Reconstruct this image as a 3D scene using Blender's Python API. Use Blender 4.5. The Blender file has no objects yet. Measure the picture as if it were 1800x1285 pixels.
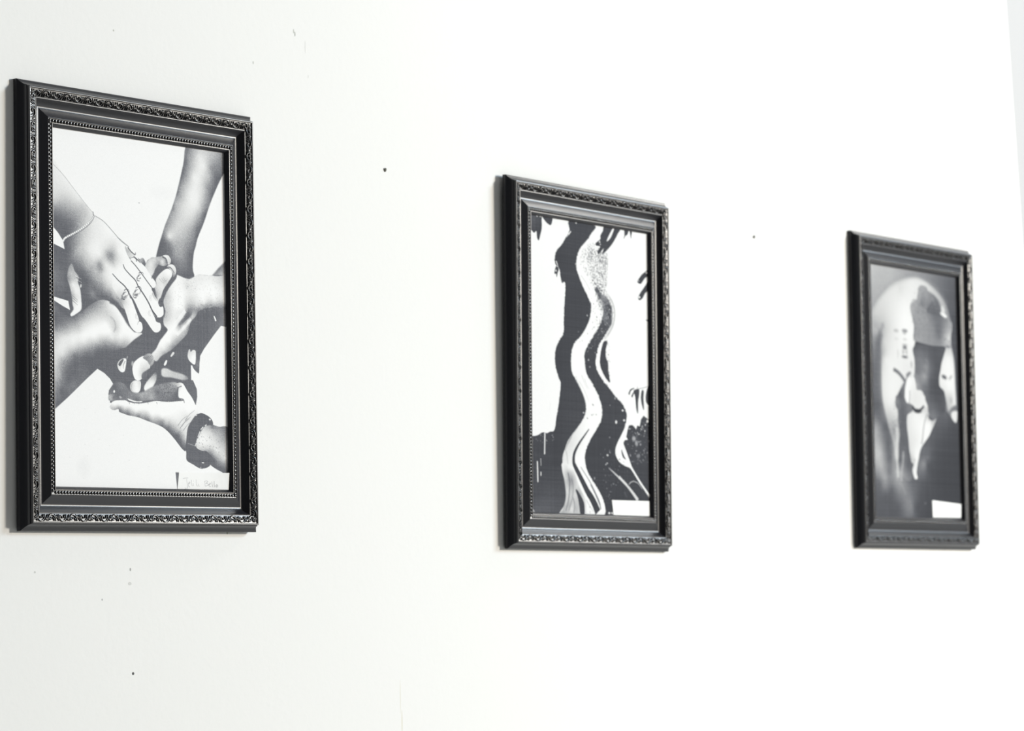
import bpy, math
import numpy as np
from mathutils import Matrix, Vector

SC = bpy.context.scene
COL = SC.collection

# ------------------------------------------------------------------ camera, world, lights, exposure
cam_data = bpy.data.cameras.new('camera')
cam_data.sensor_width = 36.0
cam_data.lens = 102.943
cam_data.clip_start = 0.05
cam_data.dof.use_dof = True
cam_data.dof.focus_distance = 2.49
cam_data.dof.aperture_fstop = 12.0
cam = bpy.data.objects.new('camera', cam_data)
COL.objects.link(cam)
right, fwd, up = Vector((0.615332, -0.788162, -0.012956)), Vector((0.786319, 0.612573, 0.080354)), Vector((-0.055395, -0.059632, 0.996682))
M = Matrix.Identity(4)
for r in range(3):
    M[r][0], M[r][1], M[r][2] = right[r], up[r], -fwd[r]
M.translation = Vector((0.0, -1.78651, 0.0))
cam.matrix_world = M
SC.camera = cam

world = bpy.data.worlds.new('room_ambient')
SC.world = world
world.use_nodes = True
bg = world.node_tree.nodes['Background']
bg.inputs['Color'].default_value = (0.92, 0.96, 1.0, 1)
bg.inputs['Strength'].default_value = 0.09

def area_lamp(name, loc, target, size, power, colour):
    d = bpy.data.lights.new(name, 'AREA')
    d.shape = 'RECTANGLE'; d.size, d.size_y = size
    d.energy = power; d.color = colour
    o = bpy.data.objects.new(name, d); COL.objects.link(o)
    o.location = loc
    o.rotation_euler = (Vector(target) - Vector(loc)).to_track_quat('-Z', 'Y').to_euler()
    return o
area_lamp('window_light', (7.8, -4.0, 2.55), (2.4, 0, 0.25), (1.1, 1.1), 330, (0.67, 0.84, 1.0))
area_lamp('hall_lamp', (6.4, -4.0, 1.1), (2.4, 0, 0.25), (0.6, 0.6), 325, (1.0, 0.93, 0.82))
area_lamp('cove_highlight_lamp', (5.9, -0.75, 2.9), (2.4, 0, 0.25), (1.6, 0.35), 40, (1.0, 0.98, 0.93))  # unseen lamp, added to give the top rails' cove its highlight

SC.view_settings.view_transform = 'Standard'
SC.view_settings.look = 'None'
SC.view_settings.exposure = 0.0
SC.view_settings.gamma = 1.0
SC.view_settings.use_curve_mapping = False

# ------------------------------------------------------------------ helpers
def new_mat(name, colour, rough, spec=0.5):
    m = bpy.data.materials.new(name); m.use_nodes = True
    b = m.node_tree.nodes['Principled BSDF']
    b.inputs['Base Color'].default_value = (*colour, 1)
    b.inputs['Roughness'].default_value = rough
    b.inputs['Specular IOR Level'].default_value = spec
    return m, b, m.node_tree

def mesh_obj(name, verts, faces, mat, parent=None, smooth_angle=None):
    me = bpy.data.meshes.new(name)
    me.from_pydata([tuple(v) for v in verts], [], faces)
    me.validate(); me.update()
    if smooth_angle is not None:
        me.polygons.foreach_set('use_smooth', [True] * len(me.polygons))
        me.set_sharp_from_angle(angle=math.radians(smooth_angle))
    me.materials.append(mat)
    o = bpy.data.objects.new(name, me); COL.objects.link(o)
    o.parent = parent
    return o

def prism(name, outline, y0, y1, mat, parent=None):
    """Solid from an (x, z) outline between two depths."""
    n = len(outline)
    v = [(x, y0, z) for x, z in outline] + [(x, y1, z) for x, z in outline]
    f = [tuple(range(n)), tuple(range(2 * n - 1, n - 1, -1))] + [(i, i + n, (i + 1) % n + n, (i + 1) % n) for i in range(n)]
    return mesh_obj(name, v, f, mat, parent)

# ------------------------------------------------------------------ the wall
wall_mat, wb, nt = new_mat('white_wall_paint', (0.86, 0.86, 0.85), 0.75, 0.2)
tc = nt.nodes.new('ShaderNodeTexCoord')
nz = nt.nodes.new('ShaderNodeTexNoise'); nz.inputs['Scale'].default_value = 160; nz.inputs['Detail'].default_value = 4
bump = nt.nodes.new('ShaderNodeBump'); bump.inputs['Strength'].default_value = 0.045; bump.inputs['Distance'].default_value = 0.003
nt.links.new(tc.outputs['Object'], nz.inputs['Vector']); nt.links.new(nz.outputs['Fac'], bump.inputs['Height']); nt.links.new(bump.outputs['Normal'], wb.inputs['Normal'])
big = nt.nodes.new('ShaderNodeTexNoise'); big.inputs['Scale'].default_value = 3.0
nt.links.new(tc.outputs['Object'], big.inputs['Vector'])
mix = nt.nodes.new('ShaderNodeMix'); mix.data_type = 'RGBA'
mix.inputs[6].default_value = (0.86, 0.86, 0.845, 1); mix.inputs[7].default_value = (0.845, 0.845, 0.825, 1)
nt.links.new(big.outputs['Fac'], mix.inputs[0])
last = mix.outputs[2]
# small flecks, pin holes and one hairline stain in the paint: (x, z, half width, half height, colour)
MARKS = [(1.9734, .5245, .0007, .0022, (.50, .51, .47)), (1.9752, .5222, .0007, .0022, (.36, .37, .34)), (1.9890, .5120, .0005, .006, (.68, .68, .66)),
         (1.7659, -.0566, .0014, .0012, (.08, .08, .08)), (3.0511, -.0686, .002, .0024, (.62, .62, .60)), (1.9189, .4878, .0008, .0014, (.55, .55, .52)),
         (1.7629, .0313, .0008, .0014, (.35, .35, .34)), (1.7622, .0193, .0022, .0014, (.66, .66, .64)), (1.7300, .0060, .0009, .0009, (.5, .5, .5)), (1.6540, .0290, .0010, .0009, (.6, .6, .58)),
         (2.1160, -.0880, .0006, .016, (.76, .745, .67)), (2.1180, -.112, .0006, .012, (.70, .67, .55)), (1.7445, .4915, .0009, .0009, (.55, .55, .5)), (1.8820, .0640, .0010, .0018, (.5, .5, .45)), (1.9930, .4850, .0006, .0016, (.70, .70, .68))]
sep = nt.nodes.new('ShaderNodeSeparateXYZ'); nt.links.new(tc.outputs['Object'], sep.inputs[0])
def math_node(op, a, b):
    n = nt.nodes.new('ShaderNodeMath'); n.operation = op
    for i, v in enumerate((a, b)):
        if isinstance(v, (int, float)): n.inputs[i].default_value = v
        elif v is not None: nt.links.new(v, n.inputs[i])
    return n.outputs[0]
for x, z, a, b, c in MARKS:
    u = math_node('DIVIDE', math_node('SUBTRACT', sep.outputs['X'], x), a)
    v = math_node('DIVIDE', math_node('SUBTRACT', sep.outputs['Z'], z), b)
    r2 = math_node('ADD', math_node('MULTIPLY', u, u), math_node('MULTIPLY', v, v))
    k = math_node('LESS_THAN', r2, 1.0)
    mx = nt.nodes.new('ShaderNodeMix'); mx.data_type = 'RGBA'
    nt.links.new(k, mx.inputs[0]); nt.links.new(last, mx.inputs[6]); mx.inputs[7].default_value = (*c, 1)
    last = mx.outputs[2]
nt.links.new(last, wb.inputs['Base Color'])

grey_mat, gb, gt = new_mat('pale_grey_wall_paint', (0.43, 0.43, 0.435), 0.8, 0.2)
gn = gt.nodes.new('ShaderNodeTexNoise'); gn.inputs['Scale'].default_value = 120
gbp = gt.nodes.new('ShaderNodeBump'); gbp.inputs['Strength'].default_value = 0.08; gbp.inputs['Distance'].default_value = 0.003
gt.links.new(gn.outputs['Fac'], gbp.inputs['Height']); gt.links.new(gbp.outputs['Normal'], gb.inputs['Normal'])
floor_mat, fb, ft = new_mat('pale_floor', (0.45, 0.44, 0.42), 0.5)
fn = ft.nodes.new('ShaderNodeTexNoise'); fn.inputs['Scale'].default_value = 9
fr = ft.nodes.new('ShaderNodeValToRGB'); fr.color_ramp.elements[0].color = (0.40, 0.39, 0.37, 1); fr.color_ramp.elements[1].color = (0.50, 0.49, 0.47, 1)
ft.links.new(fn.outputs['Fac'], fr.inputs[0]); ft.links.new(fr.outputs['Color'], fb.inputs['Base Color'])

FLOOR_Z = -1.5
edge = lambda z: 3.3413 + (0.7664 - z) * 0.088
wall = prism('wall_back', [(-3, FLOOR_Z), (edge(FLOOR_Z), FLOOR_Z), (edge(3.2), 3.2), (-3, 3.2)], 0.0, 0.25, wall_mat)
wall['kind'] = 'structure'
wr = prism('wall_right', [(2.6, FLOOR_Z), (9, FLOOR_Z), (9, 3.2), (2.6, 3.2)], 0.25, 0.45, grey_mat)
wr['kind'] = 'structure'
fl = mesh_obj('floor', [(-3, -6, FLOOR_Z), (9, -6, FLOOR_Z), (9, 0.45, FLOOR_Z), (-3, 0.45, FLOOR_Z), (-3, -6, FLOOR_Z - .1), (9, -6, FLOOR_Z - .1), (9, 0.45, FLOOR_Z - .1), (-3, 0.45, FLOOR_Z - .1)],
              [(0, 1, 2, 3), (7, 6, 5, 4), (0, 4, 5, 1), (1, 5, 6, 2), (2, 6, 7, 3), (3, 7, 4, 0)], floor_mat)
fl['kind'] = 'structure'

# ------------------------------------------------------------------ picture frames
MM = 0.001
FW, FH = 279.09, 372.0                      # outer size of a frame, mm
OW, OH = 205.77, 298.68                     # visible print, mm
black, bb, bt = new_mat('black_lacquered_wood', (0.018, 0.0185, 0.023), 0.34, 0.47)
n1 = bt.nodes.new('ShaderNodeTexNoise'); n1.inputs['Scale'].default_value = 90; n1.inputs['Detail'].default_value = 3
rr = bt.nodes.new('ShaderNodeMapRange'); rr.inputs['To Min'].default_value = 0.29; rr.inputs['To Max'].default_value = 0.35
bt.links.new(n1.outputs['Fac'], rr.inputs['Value']); bt.links.new(rr.outputs['Result'], bb.inputs['Roughness'])
carved, cb, ct = new_mat('black_carved_gesso', (0.014, 0.014, 0.016), 0.22, 0.7)
n2 = ct.nodes.new('ShaderNodeTexNoise'); n2.inputs['Scale'].default_value = 300
r2m = ct.nodes.new('ShaderNodeMapRange'); r2m.inputs['To Min'].default_value = 0.18; r2m.inputs['To Max'].default_value = 0.32
ct.links.new(n2.outputs['Fac'], r2m.inputs['Value']); ct.links.new(r2m.outputs['Result'], cb.inputs['Roughness'])

# moulding section: (distance in from the outer edge, height off the wall), mm
PROFILE = [(0, 0), (0, 3.6), (.3, 4.0), (1.2, 4.6), (2.3, 5.4), (3.3, 6.35), (4.2, 7.5), (4.8, 8.8), (5.05, 9.9), (5.25, 10.2), (5.85, 10.4), (5.85, 12.2), (6.05, 12.55), (6.5, 12.7), (7.0, 12.6), (7.25, 12.2), (7.5, 11.7),
           (9.0, 11.5), (11.0, 11.15), (13.0, 10.75), (14.3, 10.45), (14.5, 10.8), (14.9, 10.8), (15.3, 10.4), (16.0, 9.6), (17.0, 8.4), (18.0, 7.4), (19.0, 6.55), (19.8, 6.05), (20.5, 5.78), (21.2, 5.68), (21.9, 5.72), (22.5, 5.92),
           (23.1, 6.23), (24.2, 6.85), (25.5, 7.55), (27.0, 8.37), (28.3, 9.08), (29.0, 9.45), (29.3, 9.6), (29.6, 9.6), (29.85, 9.3), (30.0, 8.95), (33.3, 8.45), (33.45, 9.1), (33.7, 9.6), (34.1, 9.6), (34.5, 9.3), (36.66, 6.3), (36.66, 5.7), (31.0, 5.6), (31.0, 0)]

def side_frame(k):
    """Local axes of one side of the frame: origin at its outer edge centre, direction along it, direction inwards."""
    return [((0, FH / 2), (1, 0), (0, -1), FW), ((FW / 2, 0), (0, -1), (-1, 0), FH), ((0, -FH / 2), (-1, 0), (0, 1), FW), ((-FW / 2, 0), (0, 1), (1, 0), FH)][k]

def to_side(k, u, r, d):
    (ox, oz), (ax, az), (ix, iz), L = side_frame(k)
    return ((ox + ax * u + ix * r) * MM, -d * MM, (oz + az * u + iz * r) * MM)

def rail_mesh(k):
    L = side_frame(k)[3]; n = len(PROFILE)
    v = [to_side(k, -L / 2 + r, r, d) for r, d in PROFILE] + [to_side(k, L / 2 - r, r, d) for r, d in PROFILE]
    f = [(i, (i + 1) % n, n + (i + 1) % n, n + i) for i in range(n)] + [tuple(range(n - 1, -1, -1)), tuple(range(n, 2 * n))]
    return v, f

def tube(V, F, pts, rad, k, u0, flip, sides=6):
    """A half-round carved ridge swept along (u, v, lift) points, tapering at both ends."""
    P = np.array(pts, float); n = len(P)
    T = np.gradient(P[:, :2], axis=0); T /= np.linalg.norm(T, axis=1)[:, None] + 1e-9
    N = np.c_[-T[:, 1], T[:, 0]]
    base = len(V)
    for i in range(n):
        t = i / (n - 1); w = rad * (0.35 + 0.65 * math.sin(math.pi * min(1, max(0, .08 + .84 * t))) ** .7)
        for s in range(sides):
            a = math.pi * s / (sides - 1)
            q = P[i, :2] + N[i] * w * math.cos(a)
            vv = 6.4 - q[1] if flip else q[1]
            V.append(to_side(k, u0 + q[0], 7.75 + vv, 11.5 - .14 * vv + 1.3 * (w / rad) ** .5 * math.sin(a)))
    for i in range(n - 1):
        for s in range(sides - 1):
            a, b = base + i * sides + s, base + i * sides + s + 1
            F.append((a, b, b + sides, a + sides))

def curve(pts, n=5):
    E = np.array(pts, float); E = np.vstack([2 * E[0] - E[1], E, 2 * E[-1] - E[-2]])
    out = []
    for i in range(1, len(E) - 2):
        a, b, c, d = E[i - 1:i + 3]
        for t in np.arange(n) / n:
            out.append(.5 * (2 * b + (c - a) * t + (2 * a - 5 * b + 4 * c - d) * t * t + (3 * b - a - 3 * c + d) * t ** 3))
    out.append(E[-2])
    return out

HALF = 11.75
SCROLL = [(curve([(.6, .5), (1.5, 3.4), (3.6, 5.5), (6.4, 5.6), (8.2, 4.0), (7.9, 2.2), (6.3, 1.7), (5.3, 2.9), (6.2, 3.7)]), .75),   # the main volute
          (curve([(2.6, .5), (3.0, 2.2), (4.2, 3.6)]), .6), (curve([(.2, 2.6), (.8, 4.4), (2.0, 6.0)]), .55),                              # acanthus leaf ribs
          (curve([(8.6, .6), (9.6, 2.4), (9.8, 4.2), (9.2, 5.9)]), .65), (curve([(10.3, .7), (11.1, 2.4), (11.2, 4.0)]), .5)]

def carving_mesh(k):
    L = side_frame(k)[3]; V, F = [], []
    span = L - 2 * 9.0; n = int(round(span / HALF)); step = span / n
    for j in range(n):
        for pts, rad in SCROLL:
            P = [(p[0] * step / HALF, p[1]) for p in pts]
            tube(V, F, P, rad, k, -span / 2 + j * step, j % 2 == 1)
    return V, F

def bead_mesh(k):
    L = side_frame(k)[3]; V, F = [], []
    span = L - 2 * 31.65; n = int(round(span / 3.35)); step = span / n
    R, seg = 1.5, 10
    for j in range(n if k else n + 1):
        u = -span / 2 + (j + (0.5 if k in (1, 3) else 0)) * step
        b = len(V)
        for q, hgt in ((R, 0), (1.32, .75), (.85, 1.0)):
            for s in range(seg):
                t = 2 * math.pi * s / seg
                V.append(to_side(k, u + q * math.cos(t), 31.65 + q * math.sin(t), 8.6 + hgt))
        V.append(to_side(k, u, 31.65, 8.6 + 1.12))
        for i in range(2):
            for s in range(seg): F.append((b + i * seg + s, b + i * seg + (s + 1) % seg, b + (i + 1) * seg + (s + 1) % seg, b + (i + 1) * seg + s))
        for s in range(seg): F.append((b + 2 * seg + s, b + 2 * seg + (s + 1) % seg, b + 3 * seg))
    return V, F

def make_frame():
    root = bpy.data.objects.new('picture_frame', None); COL.objects.link(root)
    root.empty_display_size = 0.05
    for k in range(4):
        v, f = rail_mesh(k); rail = mesh_obj('rail', v, f, black, root, 32)
        v, f = carving_mesh(k); o = mesh_obj('scroll_carving', v, f, carved, rail, 60); o['kind'] = 'stuff'
        v, f = bead_mesh(k); o = mesh_obj('bead_strip', v, f, carved, rail, 60); o['kind'] = 'stuff'
    return root

def copy_tree(o, parent=None):
    c = o.copy(); COL.objects.link(c); c.parent = parent
    for ch in list(o.children): copy_tree(ch, c)
    return c

proto = make_frame()
FRAMES = [proto, copy_tree(proto), copy_tree(proto)]
POSE = [((1.77091, -0.00165, 0.24933), (-0.00444, -0.00728, -0.00511)), ((2.41574, -0.00178, 0.23731), (0.00459, 0.00543, 0.00587)), ((3.07724, -0.00065, 0.24301), (-0.00023, 0.00185, -0.00361))]
TEXT = ['carved black picture frame nearest the camera, with a print of stacked hands and arms',
        'middle carved black frame of the row, with a print of a wavy tree trunk',
        'carved black picture frame farthest right, with a dim print of a person in a cap']
for o, (loc, rot), t in zip(FRAMES, POSE, TEXT):
    o.location = loc; o.rotation_euler = rot
    o['label'] = t; o['category'] = 'picture'; o['group'] = 'black framed pictures in a row on the white wall'

# ------------------------------------------------------------------ the three flat prints
def _smooth(P, n=5):
    P = np.asarray(P, float); N = len(P)
    a, b, c, d = np.roll(P, 1, 0), P, np.roll(P, -1, 0), np.roll(P, -2, 0)
    t = (np.arange(n) / n)[None, :, None]
    a, b, c, d = a[:, None], b[:, None], c[:, None], d[:, None]
    q = 0.5 * (2 * b + (c - a) * t + (2 * a - 5 * b + 4 * c - d) * t**2 + (3 * b - a - 3 * c + d) * t**3)
    return q.reshape(-1, 2)

def _smooth_open(P, n=6):
    P = np.asarray(P, float)
    if len(P) < 3: return P
    E = np.vstack([2 * P[0] - P[1], P, 2 * P[-1] - P[-2]])
    out = []
    for i in range(1, len(E) - 2):
        a, b, c, d = E[i - 1], E[i], E[i + 1], E[i + 2]
        for t in np.arange(n) / n:
            out.append(0.5 * (2 * b + (c - a) * t + (2 * a - 5 * b + 4 * c - d) * t**2 + (3 * b - a - 3 * c + d) * t**3))
    out.append(P[-1])
    return np.array(out)

def _box(a, r, ax):
    r = int(round(r))
    if r < 1: return a
    pad = [(0, 0), (0, 0)]; pad[ax] = (r + 1, r)
    c = np.cumsum(np.pad(a, pad, mode='edge'), axis=ax, dtype=np.float64)
    n = a.shape[ax]; k = 2 * r + 1
    hi = np.take(c, range(k, k + n), axis=ax); lo = np.take(c, range(0, n), axis=ax)
    return ((hi - lo) / k)

class Canvas:
    """Paints one flat black-and-white print; coordinates are millimetres on the paper, origin top left."""
    def __init__(self, wmm, hmm, nx, ny, seed):
        self.W, self.H, self.nx, self.ny = wmm, hmm, nx * 2, ny * 2
        self.sx, self.sy = self.nx / wmm, self.ny / hmm
        self.img = np.full((self.ny, self.nx), 246.0)
        self.rng = np.random.default_rng(seed)
    def blur(self, a, mm):
        if mm <= 0: return a
        for _ in range(2):
            a = _box(a, mm * self.sx / 2, 1); a = _box(a, mm * self.sy / 2, 0)
        return a
    def window(self, P, pad):
        x0 = max(0, int((P[:, 0].min() - pad) * self.sx)); x1 = min(self.nx, int((P[:, 0].max() + pad) * self.sx) + 2)
        y0 = max(0, int((P[:, 1].min() - pad) * self.sy)); y1 = min(self.ny, int((P[:, 1].max() + pad) * self.sy) + 2)
        return x0, x1, y0, y1
    def mask(self, P, soft):
        x0, x1, y0, y1 = self.window(P, soft * 2 + .5)
        if x1 <= x0 or y1 <= y0: return None
        X = P[:, 0] * self.sx - x0; Y = P[:, 1] * self.sy - y0
        w, h = x1 - x0, y1 - y0
        M = np.zeros((h, w + 2))
        XA, YA, XB, YB = X, Y, np.roll(X, -1), np.roll(Y, -1)
        for r in range(h):
            yc = r + .5
            k = (YA <= yc) != (YB <= yc)
            if not k.any(): continue
            xs = np.sort(XA[k] + (yc - YA[k]) * (XB[k] - XA[k]) / (YB[k] - YA[k]))
            xs = np.clip(xs, 0, w)
            for i, x in enumerate(xs):
                s = 1.0 if i % 2 == 0 else -1.0
                f = int(x); u = x - f
                M[r, f] += s * (1 - u); M[r, f + 1] += s * u
        M = np.clip(np.cumsum(M, 1)[:, :w], 0, 1)
        return self.blur(M, soft), x0, x1, y0, y1
    def field(self, T, x0, x1, y0, y1):
        T = np.asarray(T, float)
        if len(T) == 1: return T[0, 2]
        D = np.hypot(T[:, None, 0] - T[None, :, 0], T[:, None, 1] - T[None, :, 1])
        n = len(T); A = np.zeros((n + 1, n + 1)); A[:n, :n] = -D + np.eye(n) * .15; A[:n, n] = 1; A[n, :n] = 1
        s = np.linalg.solve(A, np.r_[T[:, 2], 0])
        gx = np.linspace(x0 / self.sx, x1 / self.sx, max(2, int((x1 - x0) / self.sx / 1.2) + 2))
        gy = np.linspace(y0 / self.sy, y1 / self.sy, max(2, int((y1 - y0) / self.sy / 1.2) + 2))
        G = np.full((len(gy), len(gx)), s[n])
        for i in range(n): G -= s[i] * np.hypot(gx[None, :] - T[i, 0], gy[:, None] - T[i, 1])
        G = np.clip(G, T[:, 2].min(), T[:, 2].max())
        px = (np.arange(x0, x1) + .5) / self.sx; py = (np.arange(y0, y1) + .5) / self.sy
        R = np.array([np.interp(px, gx, row) for row in G])
        iy = np.clip(np.searchsorted(gy, py) - 1, 0, len(gy) - 2)
        f = ((py - gy[iy]) / (gy[iy + 1] - gy[iy]))[:, None]
        return R[iy] * (1 - f) + R[iy + 1] * f
    def put(self, m, tone, op=1.0):
        a, x0, x1, y0, y1 = m
        v = self.img[y0:y1, x0:x1]
        v += (tone - v) * a * op
    def fill(self, P, T, soft=0, smooth=1, op=1.0, ragged=0):
        P = np.asarray(P, float)
        if smooth: P = _smooth(P)
        m = self.mask(P, soft)
        if m is None: return
        a, x0, x1, y0, y1 = m
        if ragged:
            n = self.noise(x0, x1, y0, y1, .5)
            a = np.clip((a - .5 + n * ragged * np.minimum(1, 8 * a * (1 - a))) * 3 + .5, 0, 1)
        self.put((a, x0, x1, y0, y1), self.field(T, x0, x1, y0, y1), op)
    def noise(self, x0, x1, y0, y1, mm):
        n = self.rng.standard_normal((y1 - y0, x1 - x0))
        n = self.blur(n, mm)
        return n / (n.std() + 1e-9) * .33
    def speckle(self, P, tone, amount, cell, soft):
        P = _smooth(P); m = self.mask(P, soft)
        if m is None: return
        a, x0, x1, y0, y1 = m
        n = self.noise(x0, x1, y0, y1, cell)
        self.put((a * np.clip((n - (.62 - amount)) * 6, 0, 1), x0, x1, y0, y1), tone)
    def line(self, P, w, tone, op=1.0, soft=0, w1=None):
        P = _smooth_open(P)
        w1 = w if w1 is None else w1
        d = np.gradient(P, axis=0); L = np.hypot(d[:, 0], d[:, 1])[:, None] + 1e-9
        nrm = np.c_[-d[:, 1], d[:, 0]] / L
        hw = np.linspace(w, w1, len(P))[:, None] / 2
        m = self.mask(np.vstack([P + nrm * hw, (P - nrm * hw)[::-1]]), soft)
        if m is not None: self.put(m, tone, op)
    def blob(self, x, y, rx, ry, ang, tone, op, soft):
        t = np.linspace(0, 2 * np.pi, 20, endpoint=False)
        c, s = np.cos(np.radians(ang)), np.sin(np.radians(ang))
        X, Y = rx * np.cos(t), ry * np.sin(t)
        m = self.mask(np.c_[x + c * X - s * Y, y + s * X + c * Y], soft)
        if m is not None: self.put(m, tone, op)
    def run(self, data):
        for ln in data.strip().split('\n'):
            k, par, *arr = ln.split('|')
            q = [float(v) for v in par.split(',')]
            A = [np.array(s.split(), float) / 10 for s in arr]
            if k == 'f':
                T = A[1].reshape(-1, 3).copy(); T[:, 2] *= 10
                self.fill(A[0].reshape(-1, 2), T, *q)
            elif k == 'l': self.line(A[0].reshape(-1, 2), q[0], q[1], q[2], q[3], q[4])
            elif k == 's': self.speckle(A[0].reshape(-1, 2), *q)
            elif k == 'b': self.blob(*q)
    def result(self, grain):
        g = self.img
        n = self.rng.standard_normal(g.shape)
        mid = np.clip(1 - np.abs(g - 165) / 85, 0, 1)
        g = g + n * (2.0 + grain * mid)
        weave = self.rng.standard_normal((g.shape[0], 1)) * 3.5 + self.rng.standard_normal((1, g.shape[1])) * 3.0   # linen finish of the paper
        g = g + weave * np.clip((215 - g) / 90, 0, 1)
        g = (g[0::2, 0::2] + g[1::2, 0::2] + g[0::2, 1::2] + g[1::2, 1::2]) / 4
        return np.clip(g, 40, 252)

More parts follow.
